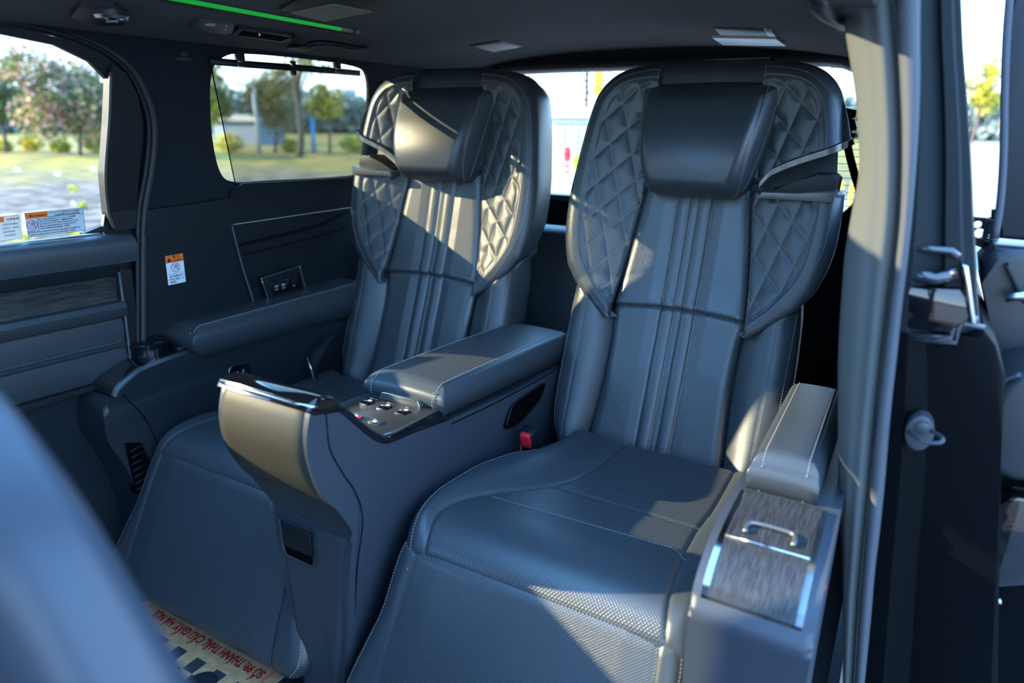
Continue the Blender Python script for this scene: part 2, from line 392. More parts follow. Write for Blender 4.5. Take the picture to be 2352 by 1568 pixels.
# ---------------------------------------------------------------- body shell
def wx(z):                      # inner |x| of the side walls
    return np.where(z > 1.0, .80-.25*(z-1.0), .80+.02*np.clip((1.0-z)/.4, 0, 1))
def panel(name, outer, holes, side, matl, parent=None, th=.03, off=0.0, kind='structure', cuts=None, auto=40, xf=None):
    """flat outline in (y, z) with holes, laid on the curved side of the cabin"""
    xf = xf or (lambda y, z: float(wx(z)))
    polys = [[Vector((p[0], p[1], 0)) for p in outer]]+[[Vector((p[0], p[1], 0)) for p in h] for h in holes]
    tri = geometry.tessellate_polygon(polys); flat = [p for q in polys for p in q]
    bm = bmesh.new(); vs_ = [bm.verts.new(p) for p in flat]
    for t in tri:
        try: bm.faces.new([vs_[i] for i in t])
        except ValueError: pass
    for zc_ in (cuts or (.3, .6, .8, .9, 1.0, 1.05, 1.1, 1.15, 1.2, 1.25, 1.3, 1.35)):
        bmesh.ops.bisect_plane(bm, geom=bm.verts[:]+bm.edges[:]+bm.faces[:], plane_co=(0, zc_, 0), plane_no=(0, 1, 0))
    for yc_ in (-.5, 0, .5, 1.0, 1.5, 2.0):
        bmesh.ops.bisect_plane(bm, geom=bm.verts[:]+bm.edges[:]+bm.faces[:], plane_co=(yc_, 0, 0), plane_no=(1, 0, 0))
    r = bmesh.ops.extrude_face_region(bm, geom=bm.faces[:])
    new = {v for v in r['geom'] if isinstance(v, bmesh.types.BMVert)}
    for v in bm.verts:
        y, z = v.co.x, v.co.y; x = xf(y, z)-off+(th if v in new else 0)
        v.co = Vector((side*x, y, z))
    o = bm_obj(name, bm, matl, parent, auto=auto)
    if parent is None and kind: tag(o, kind=kind)
    return o
def rr(pts, n=5): return [tuple(p) for p in smooth_poly(pts, n, closed=True)]
WIN_SL = [(.12, .965), (.5, .958), (.90, .952), (.945, .965), (.955, 1.00), (.948, 1.09), (.962, 1.22), (.968, 1.30), (.93, 1.335), (.86, 1.362), (.75, 1.374), (.5, 1.385), (.14, 1.385), (.10, 1.36), (.10, 1.0)]
WIN_Q = rr([(1.33, 1.047), (1.45, 1.043), (1.80, 1.036), (1.845, 1.06), (1.85, 1.15), (1.845, 1.26), (1.82, 1.352), (1.76, 1.378), (1.55, 1.385), (1.34, 1.382), (1.27, 1.368), (1.238, 1.33), (1.236, 1.25), (1.25, 1.15), (1.28, 1.07)], 4)
WIN_F = [(-.06, .97), (-.06, 1.37), (-.55, 1.37), (-.80, 1.22), (-.98, 1.0), (-.95, .97)]
DOORX = lambda y, z: float(wx(z))
# left wall: rear part with the quarter window (cloth above, soft trim below)
up_out = [(1.00, 1.0), (2.46, 1.0), (2.46, 1.42), (1.0, 1.42), (.93, 1.42)] 
wl = panel('wall_left', [(1.045, .995), (2.46, .995), (2.46, 1.43), (.6, 1.43), (.6, 1.395), (.80, 1.392), (.93, 1.375), (1.01, 1.34), (1.055, 1.28), (1.075, 1.20), (1.062, 1.10)], [WIN_Q], -1, M['cloth'], th=.010)
panel('trim_1', [(.96, -.02), (1.30, -.02), (1.35, .60), (1.345, .70), (1.315, .86), (1.300, .927), (1.16, .930), (1.036, .932), (1.02, .80), (.985, .60), (.97, .4)], [], -1, M['soft'], off=.012)
panel('trim_2', [(1.033, .934), (1.16, .932), (1.30, .929), (1.297, .98), (1.302, 1.006), (1.20, 1.000), (1.047, .997)], [], -1, M['soft'], off=.020)
# rear quarter lining with its upper roll and pleat
panel('trim_3', [(1.304, .93), (1.9, .93), (2.46, .90), (2.46, 1.035), (1.86, 1.03), (1.5, 1.038), (1.34, 1.042), (1.303, 1.02), (1.30, .98)], [], -1, M['soft'], off=.016)
panel('trim_4', [(1.304, .926), (1.9, .926), (2.46, .896), (2.46, -.02), (1.30, -.02), (1.352, .60), (1.347, .70), (1.318, .86)], [], -1, M['soft'], off=.004)
tube('trim_5', smooth_poly([(-.792, 1.302, .925), (-.790, 1.308, .87), (-.79, 1.322, .79), (-.79, 1.345, .69), (-.80, 1.352, .64)], 5), .0028, M['grey_edge'], None); tag(bpy.data.objects['trim_5'], kind='structure')
for k, pth in enumerate(([(1.31, .868), (1.5, .878), (1.65, .89), (1.76, .915)], [(1.31, .862), (1.5, .872), (1.66, .884), (1.77, .912)])):
    o = tube('trim_%d' % (6+k), smooth_poly([(-.797, a, b) for a, b in pth], 5), .0012, M['dark'], None, n=6); tag(o, kind='structure')
o = tube('trim_8', smooth_poly([(-.797, 1.318, .835), (-.797, 1.5, .842), (-.797, 1.78, .86)], 5), .0012, M['dark'], None, n=6); tag(o, kind='structure')
# glass
def pane(name, poly, side, matl, off=-.012, xf=None):
    return panel(name, poly, [], side, matl, None, th=.004, off=off, xf=xf)
pane('window_1', [(p[0]-(.0 if p[0] < .9 else -.02), p[1]) for p in WIN_SL], -1, M['glass'])
pane('window_2', [(1.22, 1.02), (1.87, 1.02), (1.87, 1.40), (1.22, 1.40)], -1, M['glass_tint'])
pane('window_3', WIN_F, -1, M['glass'])
# far sliding door: upper frame with window, lower trim as stacked bands
def seg(z0a, z0b, z1a, z1b, name, matl, off, parent):   # band between two sloping lines, y .02..0.945
    return panel(name, [(.03, z0a), (.945, z0b), (.945, z1b), (.03, z1a)], [], -1, matl, parent, th=.03, off=off, kind=None)
dr = thing('door_1', (-.80, .5, 0), None, None); tag(dr, kind='structure')
panel('door_frame', [(.02, .93), (1.02, .93), (1.055, 1.10), (1.065, 1.20), (1.045, 1.28), (1.0, 1.335), (.92, 1.37), (.80, 1.385), (.6, 1.39), (.02, 1.40)], [WIN_SL], -1, M['plastic'], dr, th=.012, off=-.004)
panel('door_edge', [(.90, -.02), (1.06, -.02), (1.06, 1.0), (.90, .955)], [], -1, M['plastic'], dr, th=.02, off=-.008)
# broad inner pillar cover right of the window
pc = [(.962, .955), (1.012, .955), (1.024, 1.00), (1.030, 1.10), (1.040, 1.20), (1.028, 1.27), (1.00, 1.315), (.972, 1.33), (.966, 1.30), (.958, 1.20), (.946, 1.09), (.952, 1.0)]
panel('window_pillar_cover', pc, [], -1, M['plastic'], dr, th=.03, off=.016)
tube('cover_edge', [(-(float(wx(z))-.016), y, z) for y, z in smooth_poly([(.966, 1.315), (.960, 1.22), (.947, 1.09), (.952, 1.0), (.962, .958)], 5)], .004, M['gunmetal'], dr)
tube('belt_moulding', smooth_poly([(-.806, .02, .957), (-.806, .5, .952), (-.806, .90, .947), (-.805, .94, .948)], 5), .0075, M['chrome_dull'], dr)
def bandprof(name, z_top, z_bot, prof, matl, y0=.03, y1=.950, slope=-.03):
    """horizontal band with its own cross profile [(inset, zfrac)]"""
    V = []
    for y in np.linspace(y0, y1, 12):
        row = []
        for ins, zf in prof:
            z = z_bot+(z_top-z_bot)*zf+slope*(y-.8); row.append((-(float(wx(z))-ins), y, z))
        for ins, zf in prof[::-1]:
            z = z_bot+(z_top-z_bot)*zf+slope*(y-.8); row.append((-(float(wx(z))+.03), y, z))
        V.append(row)
    return grid(name, V, matl, dr, wrap=True, caps=True, auto=50)
bandprof('sill_pad', .952, .882, [(.0, 1), (.012, .99), (.030, .86), (.036, .60), (.034, .25), (.030, 0)], M['leather'], y1=1.0)
bandprof('upper_band', .882, .850, [(.030, 1), (.026, .5), (.018, 0)], M['soft'])
bandprof('wood_strip', .850, .788, [(.014, 1), (.010, .5), (.014, 0)], M['woodgrain'])
bandprof('arm_roll', .788, .742, [(.014, 1), (.034, .95), (.042, .7), (.036, .2), (.020, 0)], M['leather'])
bandprof('middle_pad', .742, .680, [(.018, 1), (.022, .6), (.018, 0)], M['leather'])
bandprof('lower_roll', .680, .662, [(.018, 1), (.028, .6), (.020, 0)], M['leather'])
bandprof('lower_pad', .662, .590, [(.020, 1), (.024, .5), (.010, 0)], M['leather'])
bandprof('pocket_lip', .590, .568, [(.010, 1), (.022, .9), (.022, .3), (.005, 0)], M['plastic'])
bandprof('kick_panel', .568, -.02, [(.004, 1), (.0, .5), (.0, 0)], M['cloth'], slope=0)
for z in (.738, .682, .664):
    stitches('stitching', [np.array([(-(float(wx(z))-.0235), y, z-.03*(y-.8)) for y in np.linspace(.05, .93, 60)])], M['thread_dark'], dr, out=(1, 0, 0), r=.0012)
panel('end_cap', [(.945, .40), (.975, .40), (.985, .855), (.955, .865), (.945, .80)], [], -1, M['plastic'], dr, off=.022)
tube('end_edge', [(-.784, .952, .855), (-.786, .950, .75), (-.788, .947, .66), (-.79, .944, .60)], .0035, M['grey_edge'], dr)
# rubber seal around the far doorway
seal = smooth_poly([(-.712, .02, 1.405), (-.712, .5, 1.402), (-.712, .80, 1.395), (-.716, .94, 1.372), (-.724, 1.02, 1.33), (-.738, 1.064, 1.26), (-.752, 1.078, 1.19), (-.770, 1.068, 1.10), (-.790, 1.046, 1.0), (-.798, 1.030, .90), (-.800, 1.008, .76), (-.80, .985, .60), (-.80, .97, .30), (-.80, .965, .0)], 6)
o = tube('trim_9', seal, .011, M['rubber'], None, n=10); tag(o, kind='structure')
o = tube('trim_10', seal+np.array([.006, -.017, 0]), .007, M['plastic'], None, n=8); tag(o, kind='structure')
# small silver striker dot seen in the gap
o = box('trim_11', -.803, -.795, .995, 1.004, .90, .912, M['chrome'], None, bev=.002); tag(o, kind='structure')
# far side ahead of the sliding door, solid below the glass
panel('wall_front_left', [(-2.05, -.02), (.02, -.02), (.02, 1.43), (-1.05, 1.43), (-1.55, 1.10), (-2.05, .98)], [WIN_F], -1, M['plastic'])
# near side: pillar ahead of the doorway, roof rail and sill
panel('wall_right', [(1.275, -.02), (2.46, -.02), (2.46, 1.43), (1.32, 1.43), (1.32, 1.2), (1.30, 1.0)], [rr([(1.42, 1.06), (1.80, 1.05), (1.85, 1.15), (1.80, 1.36), (1.45, 1.37), (1.40, 1.25)], 4)], 1, M['cloth'], xf=lambda y, z: float(wx(z))+.045)
# ceiling
def zceil(x, y): return 1.452-.056*np.clip(np.abs(x)/.70, 0, 1.2)**2.6 - .006*np.clip((.2-y), 0, 2)
MRX0, MRX1, MRY0, MRY1 = -.12, .62, -.20, 1.15        # glass moonroof over the near side, out of the photo's frame
xsA = sorted(set([-.735, MRX0, MRX1, .80]+[round(float(q), 4) for q in np.linspace(-.735, .80, 44)])); ysA = sorted(set([-1.12, MRY0, MRY1, 2.47]+[round(float(q), 4) for q in np.linspace(-1.12, 2.47, 62)]))
bm = bmesh.new(); vv = {}
def cv(i, j):
    if (i, j) not in vv: vv[(i, j)] = bm.verts.new((xsA[i], ysA[j], float(zceil(xsA[i], ysA[j]))))
    return vv[(i, j)]
for i in range(len(xsA)-1):
    for j in range(len(ysA)-1):
        cx_, cy_ = (xsA[i]+xsA[i+1])/2, (ysA[j]+ysA[j+1])/2
        if MRX0 < cx_ < MRX1 and MRY0 < cy_ < MRY1: continue
        bm.faces.new((cv(i, j), cv(i, j+1), cv(i+1, j+1), cv(i+1, j)))
r_ = bmesh.ops.extrude_face_region(bm, geom=bm.faces[:])
for v in r_['geom']:
    if isinstance(v, bmesh.types.BMVert): v.co.z = max(v.co.z+.02, 1.47)
o = bm_obj('ceiling', bm, M['liner'], None, auto=40); tag(o, kind='structure')
o = box('window_6', MRX0-.02, MRX1+.02, MRY0-.02, MRY1+.02, 1.478, 1.482, M['glass'], None, bev=0); tag(o, kind='structure')
# rear header, glass, gate
ze = lambda x, y=2.4: float(zceil(x, y))
rows = []
for x in np.linspace(-.80, .80, 40):
    a = abs(x)/.74; zt = ze(x)+.03; zb = 1.392-.012*a**4-.13*max(0, a-.84)**1*2
    rows.append([(x, 2.36, zt), (x, 2.37, zb+.035), (x, 2.395, zb+.008), (x, 2.43, zb), (x, 2.50, zb), (x, 2.50, zt+.05)])
o = grid('trim_12', rows, M['soft'], None, wrap=True, caps=True); tag(o, kind='structure')
rows = []
for x in np.linspace(-.80, .80, 30): rows.append([(x, 2.44, -.02), (x, 2.44, .90), (x, 2.425, .925), (x, 2.44, .945), (x, 2.52, .945), (x, 2.52, -.02)])
o = grid('wall_back', rows, M['soft_blue'], None, wrap=True, caps=True, auto=40); tag(o, kind='structure')
for m in (-1, 1):
    pts = smooth_poly([(.60, 1.40), (.66, 1.385), (.705, 1.345), (.725, 1.28), (.735, 1.15), (.735, 1.02), (.720, .97), (.69, .945), (.65, .935)], 4).tolist()+[(.86, .93), (.86, 1.42)]
    o = prism('trim_%d' % (13 if m < 0 else 14), [(m*a, b) for a, b in pts], 'y', 2.40, 2.46, M['soft'], None, bev=.004); tag(o, kind='structure')
o = box('window_4', -.78, .78, 2.470, 2.474, .90, 1.42, M['glass'], None, bev=0); tag(o, kind='structure')
hl = None
P = []
for k in range(20):
    z = .965+.022*k; P.append(z)
bmx = bmesh.new()
for z in P: add_box(bmx, -.74, .74, 2.4665, 2.4690, z-.0009, z+.0009, 0)
o = bm_obj('heating_lines', bmx, M['dark'], bpy.data.objects['window_4'], smooth=False)
# floor, carpet up the sills
o = box('floor', -.86, .92, -2.1, 2.5, -.05, 0.0, M['carpet'], None, bev=0); tag(o, kind='structure')
# third row seat, dark, behind
t3 = thing('rear_bench_seat', (0, 2.1, 0), 'dark third row seat seen in the gap between the captain seats', 'car seat')
prism('backrest', smooth_poly([(1.98, .30), (2.05, .60), (2.09, .80), (2.14, .86), (2.22, .84), (2.22, .60), (2.16, .30)], 3).tolist(), 'x', -.62, .62, M['leather'], t3, bev=.03, seg=4)
prism('seat_cushion', [(1.86, .02), (1.84, .34), (1.88, .38), (2.15, .36), (2.2, .02)], 'x', -.62, .62, M['leather'], t3, bev=.03, seg=4)
# front: windscreen frame and dashboard, solid bulk ahead of the camera
o = prism('trim_15', [(-2.1, .0), (-2.1, .95), (-1.8, .99), (-1.2, .97), (-1.05, .90), (-1.0, .70), (-1.08, .0)], 'x', -.80, .80, M['plastic'], None, bev=.02); tag(o, kind='structure')
for m in (-1, 1):
    o = tube('trim_%d' % (16 if m < 0 else 17), [(m*.70, -1.10, 1.42), (m*.74, -1.5, 1.18), (m*.78, -1.9, .98)], .035, M['plastic'], None, n=10); tag(o, kind='structure')
V = [[(x, -1.12-.85*t, 1.435-.45*t) for x in np.linspace(-.78, .78, 6)] for t in np.linspace(0, 1, 4)]
o = grid('window_5', V, M['glass'], None); tag(o, kind='structure')
# B pillar on the camera's side, behind the camera
o = prism('trim_18', [(-.16, .0), (-.10, 1.40), (.0, 1.42), (-.02, .7), (-.02, .0)], 'x', .86, .93, M['plastic'], None, bev=.01); tag(o, kind='structure')
# roof side rail above the open doorway
o = tube('trim_19', smooth_poly([(.77, -.7, 1.45), (.785, .2, 1.455), (.79, 1.2, 1.455), (.77, 2.4, 1.45)], 4), .05, M['plastic'], None, n=12); tag(o, kind='structure')
# ---------------------------------------------------------------- captain seats
YREF = [(.2,1.47),(.30,1.515),(.35,1.535),(.5,1.60),(.716,1.68),(.9,1.725),(1.1,1.775),(1.36,1.835),(1.40,1.845)]
PAN = [(.28,.172),(.31,.175),(.39,.180),(.48,.173),(.59,.167),(.69,.170),(.74,.176),(.89,.158),(1.03,.140),(1.12,.130),(1.4,.130)]
BOL = [(.26,.19),(.30,.215),(.337,.238),(.36,.262),(.417,.290),(.49,.305),(.59,.308),(.73,.302),(.79,.295),(.90,.28)]
WING = [(.703,.172),(.707,.178),(.73,.212),(.755,.243),(.787,.283),(.82,.310),(.848,.327),(.92,.346),(1.02,.349),(1.10,.340),(1.2,.326),(1.27,.310),(1.30,.296),(1.325,.275),(1.345,.245),(1.358,.20),(1.364,.155),(1.366,.128)]
BAND = [(.709,.170),(.735,.199),(.758,.226),(.82,.277),(.893,.313),(.955,.328),(1.05,.329),(1.15,.319),(1.246,.300),(1.29,.280),(1.318,.25),(1.337,.215),(1.347,.16),(1.348,.131)]
QUIL = [(.742,.175),(.79,.224),(.857,.272),(.91,.290),(.97,.297),(1.05,.298),(1.154,.290),(1.25,.272),(1.29,.250),(1.312,.22),(1.322,.18),(1.325,.131)]
def sm(tab, n=6): return smooth_poly(tab, n)
BOLs, WINGs, BANDs, QUILs, PANs = sm(BOL), sm(WING), sm(BAND), sm(QUIL), sm(PAN)
def f_(tab, z): return np.interp(z, tab[:, 0], tab[:, 1])
YR = sm(YREF)
def yref(z): return np.interp(z, YR[:, 0], YR[:, 1])
def zx(tab): return tab[:, ::-1]           # (x, z) order
DA = [.17+.0-.055*k for k in range(-1, 3)]
def quilt(x, z):
    """puffed diamonds between the stitch lines; returns relief"""
    r = 0*x; sA = .052; sB = .083
    a = (x-.17-.30*(z-.742))/sA; b = (x*.95+z-1.23)/sB
    da = np.abs(a-np.round(a))*sA*.95; db = np.abs(b-np.round(b))*sB*.72
    d = np.minimum(da, db)
    return .0032*(1-np.exp(-(d/.011)**2)) - .0014*gs(d, .0020)
ZLOW = [(.0,1.075),(.155,1.078),(.179,1.111),(.215,1.130),(.253,1.146),(.297,1.162),(.33,1.178),(.36,1.195)]
def wing_relief(x, z):
    ds = sdist(x, z, zx(WINGs)); R = np.interp(z, [.70, .80, .92], [.010, .014, .034])
    r = .010 + roll(ds, .036)*np.interp(z, [.70, .80, .92], [.3, .4, 1])
    dq = sdist(x, z, zx(QUILs)); zq = z
    inside = (x < f_(QUILs, z)) & (z < np.interp(x, QUILs[::-1, 1], QUILs[::-1, 0]) if False else (x < f_(QUILs, z)))
    wq = np.maximum(f_(QUILs, z)-f_(PANs, z), .02)
    u = np.clip(dq/wq, 0, 1)
    r = r + np.where(inside, -.006*np.clip(dq/.006, 0, 1) - .042*np.clip(z-.72, 0, .12)/.12*u**1.25 + quilt(x, z)*np.clip(dq/.012, 0, 1), 0)
    r = r - .0035*gs(dq, .003)
    dp = np.abs(x-f_(PANs, z)); r = r + np.where(z < 1.12, roll(dp, .012, .014), 0)
    return r
def bol_relief(x, z):
    wp, wb = f_(PANs, z), f_(BOLs, z)
    u = (x-wp)/(wb-wp)
    r = np.where(u < 0, -.075, -.046+.050*np.sin(np.clip(u/.62, 0, 1)*math.pi/2)**.8)
    r = r + np.where(u > .45, roll(wb-x, .055, .048), 0)
    r = r - .0022*gs(x-.25, .0028)
    r = r - np.where(z > .712, .045*np.clip((f_(WINGs, z)-.006-x)/.012, 0, 1), 0)
    return r
PSEAM = .742
def pan_relief(x, z):
    wp = f_(PANs, z); d = wp-np.abs(x)
    base = -np.interp(z, [.28, .40, .60, .72, .9, 1.1], [.030, .026, .022, .026, .036, .040])
    r = base + roll(d, .030, .020)
    ax = np.abs(x)
    fl = np.where((ax > .008) & (ax < .047), .0065*np.sin((ax-.008)/.039*math.pi)**.8, 0) + np.where(ax >= .047, .005*np.clip((ax-.047)/.03, 0, 1), 0)
    r = r + fl - .0015*gs(ax-.008, .002) - .0018*gs(ax-.047, .0025)
    zs = PSEAM+.010*(1-(x/.17)**2)
    r = r + np.where(z > zs, .012*np.exp(-(z-zs)/.05) + roll(z-zs, .018, .016), roll(zs-z, .012, .008))
    return r
PH = sm([(1.03, .064), (1.08, .086), (1.14, .096), (1.20, .088), (1.26, .066), (1.32, .040)], 14)
def half_pillow(z): return f_(PILs, z)
PIL = [(1.034,.095),(1.040,.112),(1.06,.130),(1.09,.143),(1.15,.158),(1.20,.167),(1.25,.173),(1.29,.178),(1.306,.174),(1.317,.160)]
PILs = sm(PIL)
PSM = sm([(1.034,.092),(1.05,.106),(1.08,.117),(1.15,.130),(1.21,.137),(1.25,.141),(1.30,.143),(1.317,.14)])
def pil_relief(x, z):
    ax = np.abs(x); wp = half_pillow(z)
    ds = np.minimum(sdist(ax, z, zx(PILs)), np.minimum(z-1.0335, 1.3175-z))
    H = f_(PH, z)
    R = .052
    r = -.045 + (H+.045)*np.sqrt(np.clip(1-(1-np.clip(ds/R, 0, 1))**2, 0, 1)) - .020*(ax/.17)**2
    return r - .0030*gs(ax-f_(PSM, z), .003)
def make_seat(cx, m, label):
    """m=+1: outboard side towards +x; m=-1 mirrored"""
    root = thing('captain_seat', (cx, 1.35, 0), label, 'car seat')
    fl = m < 0
    def PT(x, z, r): return np.stack([cx+m*x, yref(z)-r, z], -1)
    # -- backrest with side bolsters
    zz = np.linspace(.27, .84, 120); t = np.linspace(-1, 1, 141); t = np.sign(t)*np.abs(t)**.85
    Z, T = np.meshgrid(zz, t, indexing='ij'); X = T*f_(BOLs, Z); Rr = bol_relief(np.abs(X), Z)
    V = PT(X, Z, Rr)
    side = []
    for k, (dy, ins) in enumerate(((.03, .0), (.07, .004), (.13, .02), (.16, .05))):
        s = V[:, -1].copy(); s[:, 1] += dy; s[:, 0] -= m*ins; s0 = V[:, 0].copy(); s0[:, 1] += dy; s0[:, 0] += m*ins; side.append((s, s0))
    V = np.concatenate([side[k][1][:, None] for k in (3, 2, 1, 0)]+[V]+[side[k][0][:, None] for k in (0, 1, 2, 3)], 1)
    back = grid('backrest', V, M['leather'], root, flip=fl)
    P = []
    for s in (-1, 1):
        for xo, z0, z1 in ((.25, .335, .785), (.291, .40, .80)):
            z = np.linspace(z0, z1, 60); x = np.minimum(xo-.01*np.clip((.42-z)/.1, 0, 1), f_(BOLs, z)-.006)
            P.append(PT(s*x, z, bol_relief(x, z)))
    stitches('stitching', P, M['thread'], back)
    # -- perforated centre panel
    zz = np.concatenate([np.linspace(.275, PSEAM-.012, 80), np.linspace(PSEAM-.011, PSEAM+.028, 26), np.linspace(PSEAM+.031, 1.07, 50)]); t = np.linspace(-1, 1, 161)
    Z, T = np.meshgrid(zz, t, indexing='ij'); X = T*f_(PANs, Z)
    pan = grid('centre_panel', PT(X, Z, pan_relief(X, Z)), M['perf'], root, uv=np.stack([X, Z], -1), flip=fl)
    P = []
    for xo in (-.047, -.008, .008, .047):
        for z0, z1 in ((.30, PSEAM+.004), (PSEAM+.018, 1.035)):
            z = np.linspace(z0, z1, 80); x = 0*z+xo; P.append(PT(x, z, pan_relief(x, z)))
    stitches('stitching', P, M['thread'], pan)
    # -- wings: quilted inside, plain band outside, closed over the top
    for s in (-1, 1):
        outb = s > 0
        pieces = [(.713, 1.058, False), (1.078, 1.366, True)] if outb else [(.713, 1.366, False)]
        for (z0, z1, sh) in pieces:
            nz = int((z1-z0)/.0036); zz = np.linspace(z0, z1, nz); t = np.linspace(0, 1, 74); t = 1-(1-t)**1.15
            Z0, T = np.meshgrid(zz, t, indexing='ij'); X = f_(PANs, Z0) + T*(f_(WINGs, Z0)-f_(PANs, Z0))
            Z = Z0
            if sh:
                k = np.clip((1.27-Z0)/(1.27-z0), 0, 1); Z = Z0 + k*(ip(X, ZLOW)-1.078)
            Rr = wing_relief(X, Z)
            if not outb: pass
            else:
                edge = (Z0-z0) if sh else (z1-Z0); Rr = Rr + roll(edge, .008, .006)
            V = PT(s*X, Z, Rr)
            rows = []
            for dy, ins in ((.025, .0), (.06, .004), (.10, .012), (.13, .03)):
                q = V[:, -1].copy(); kz = np.clip((zz-.76)/.08, .12, 1); q[:, 1] += dy*kz; q[:, 0] -= m*s*ins; 
                q[:, 2] -= ins*np.clip((zz-1.28)/.06, 0, 1)*1.2; rows.append(q[:, None])
            V2 = np.concatenate([V]+rows, 1)
            extra = []
            if outb:       # turned-in edge along the belt slot
                e0 = V2[0] if sh else V2[-1]; q = e0.copy(); q[:, 1] += .05
                V2 = np.concatenate([q[None], V2], 0) if sh else np.concatenate([V2, q[None]], 0)
            w = grid('wing', V2, M['leather'], root, flip=(fl != (s < 0)))
            P = []
            lo = lambda x: (ip(x, ZLOW)+.004) if sh else (z0+.003)
            hi = lambda x: (z1-.002) if (sh or not outb) else (z1-.004)
            # band stitch
            b = BANDs[(BANDs[:, 0] > z0)]; x, z = b[:, 1], b[:, 0]; ok = (z > lo(x)) & (z < hi(x)+.004)
            P.append(PT(s*x[ok], z[ok], wing_relief(x[ok], z[ok])))
            if z1 > 1.3: z = np.linspace(1.325, 1.348, 5); x = 0*z+.132; P.append(PT(s*x, z, wing_relief(x, z)))
            if not sh:
                z = np.linspace(.755, min(z1, 1.03), 60); x = f_(PANs, z)+.005; P.append(PT(s*x, z, wing_relief(x, z)))
            for k in range(-4, 5):   # steep lines
                z = np.linspace(z0, z1, 160); x = .17+.30*(z-.742)+k*.052
                ok = (x > f_(PANs, z)+.006) & (x < f_(QUILs, z)-.004) & (z > .745) & (z > lo(x)) & (z < hi(x))
                for seg in runs(ok): P.append(PT(s*x[seg], z[seg], wing_relief(x[seg], z[seg])))
            for k in range(-7, 6):
                x = np.linspace(.13, .30, 110); z = 1.23+k*.083-x*.95
                ok = (x > f_(PANs, z)+.006) & (x < f_(QUILs, z)-.004) & (z > .745) & (z > lo(x)) & (z < hi(x)) & (z < 1.318)
                for seg in runs(ok): P.append(PT(s*x[seg], z[seg], wing_relief(x[seg], z[seg])))
            stitches('stitching', [p for p in P if len(p) > 1], M['thread'], w, r=.00075)
    # -- belt guide slot on the outboard side: silver strips, dark tray
    x = np.linspace(.158, .335, 30); z = ip(x, ZLOW)-.004; r = wing_relief(x, z)*.5+.002
    strip = []
    for a, b in ((.012, .004), (.012, -.010), (-.05, -.012), (-.05, .004)): strip.append(np.stack([cx+m*x, yref(z)-r-a, z+b], -1))
    bg_ = thing_part('belt_guide', root)
    grid('upper_trim_strip', np.stack(strip, 1), M['silver'], bg_, wrap=True, caps=True, auto=30)
    zt = 1.060
    prism('lower_trim_strip', [(cx+m*a, b) for a, b in ((.165, zt-.014), (.330, zt-.014), (.332, zt+.012), (.250, zt+.002), (.172, zt+.002))], 'y', float(yref(zt))-.022, float(yref(zt))+.05, M['silver'], bg_, bev=.002)
    prism('tray', [(cx+m*a, b) for a, b in ((.185, zt), (.328, zt), (.330, zt+.034), (.316, zt+.046), (.280, zt+.046), (.235, zt+.022), (.19, zt+.008))], 'y', float(yref(zt))+.012, float(yref(zt))+.13, M['plastic'], bg_, bev=.008)
    # -- hood behind the pillow and closed back
    zz = np.linspace(1.09, 1.373, 70); t = np.linspace(-1, 1, 31); Z, T = np.meshgrid(zz, t, indexing='ij')
    X = T*(.148-.02*np.clip((Z-1.35)/.02, 0, 1)); Rr = -.018 + roll(1.3735-Z, .04, .04)
    V = PT(X, Z, Rr); top = V[-1].copy()
    ex = []
    for dy, dz in ((.03, .0), (.07, -.004), (.11, -.018)): q = top.copy(); q[:, 1] += dy; q[:, 2] += dz; ex.append(q[None])
    grid('headrest_hood', np.concatenate([V]+ex, 0), M['leather'], root, flip=fl)
    zz = np.concatenate([np.linspace(.30, 1.30, 40), np.linspace(1.31, 1.36, 10)])
    rows = []
    for z in zz:
        w = (float(f_(WINGs, z)) if z > .80 else float(f_(BOLs, z)))-.020; y = float(yref(z))
        rows.append([(cx-m*w, y+.085, z), (cx-m*w*.96, y+.135, z), (cx-m*w*.7, y+.155, z), (cx+m*w*.7, y+.155, z), (cx+m*w*.96, y+.135, z), (cx+m*w, y+.085, z), (cx+m*w*.5, y+.05, z), (cx-m*w*.5, y+.05, z)])
    grid('back_shell', rows, M['plastic'], root, wrap=True, caps=True, flip=fl, auto=50)
    # -- head pillow
    zz = 1.0335+(1.3175-1.0335)*(.5-.5*np.cos(np.linspace(0, math.pi, 90))); t = np.sin(np.linspace(-math.pi/2, math.pi/2, 110))
    Z, T = np.meshgrid(zz, t, indexing='ij'); X = T*half_pillow(Z)
    pil = grid('head_pillow', PT(X, Z, pil_relief(X, Z)), M['leather'], root, flip=fl)
    P = []
    for s in (-1, 1):
        z = np.linspace(1.042, 1.312, 80); x = f_(PSM, z)+.004; P.append(PT(s*x, z, pil_relief(x, z)))
        z = np.linspace(1.06, 1.30, 80); x = half_pillow(z)-.007; P.append(PT(s*x, z, pil_relief(x, z)))
    stitches('stitching', P, M['thread'], pil, r=.0007)
    # -- child-seat anchor tags
    for s in (-1, 1):
        z = .375; x = .176; y = float(yref(z))+.018
        tg = box('anchor_tag', cx+m*s*x-.005, cx+m*s*x+.005, y-.002, y+.002, .350, .402, M['label'] if False else M['tag'], root, bev=.001)
        text_mesh('tag_lettering', 'ISOFIX', .013, (cx+m*s*x-.0042, y-.0026, .400), (0, 0, -1), (1, -.0, 0), M['white_print'], tg)
    # -- cushion
    HI = sm([(.86,.222),(.89,.222),(.965,.245),(1.02,.243),(1.09,.215),(1.14,.182),(1.22,.118),(1.31,.075),(1.5,.05)]); HO = sm([(.86,.262),(.89,.258),(.975,.238),(1.1,.223),(1.22,.217),(1.333,.224),(1.5,.224)])
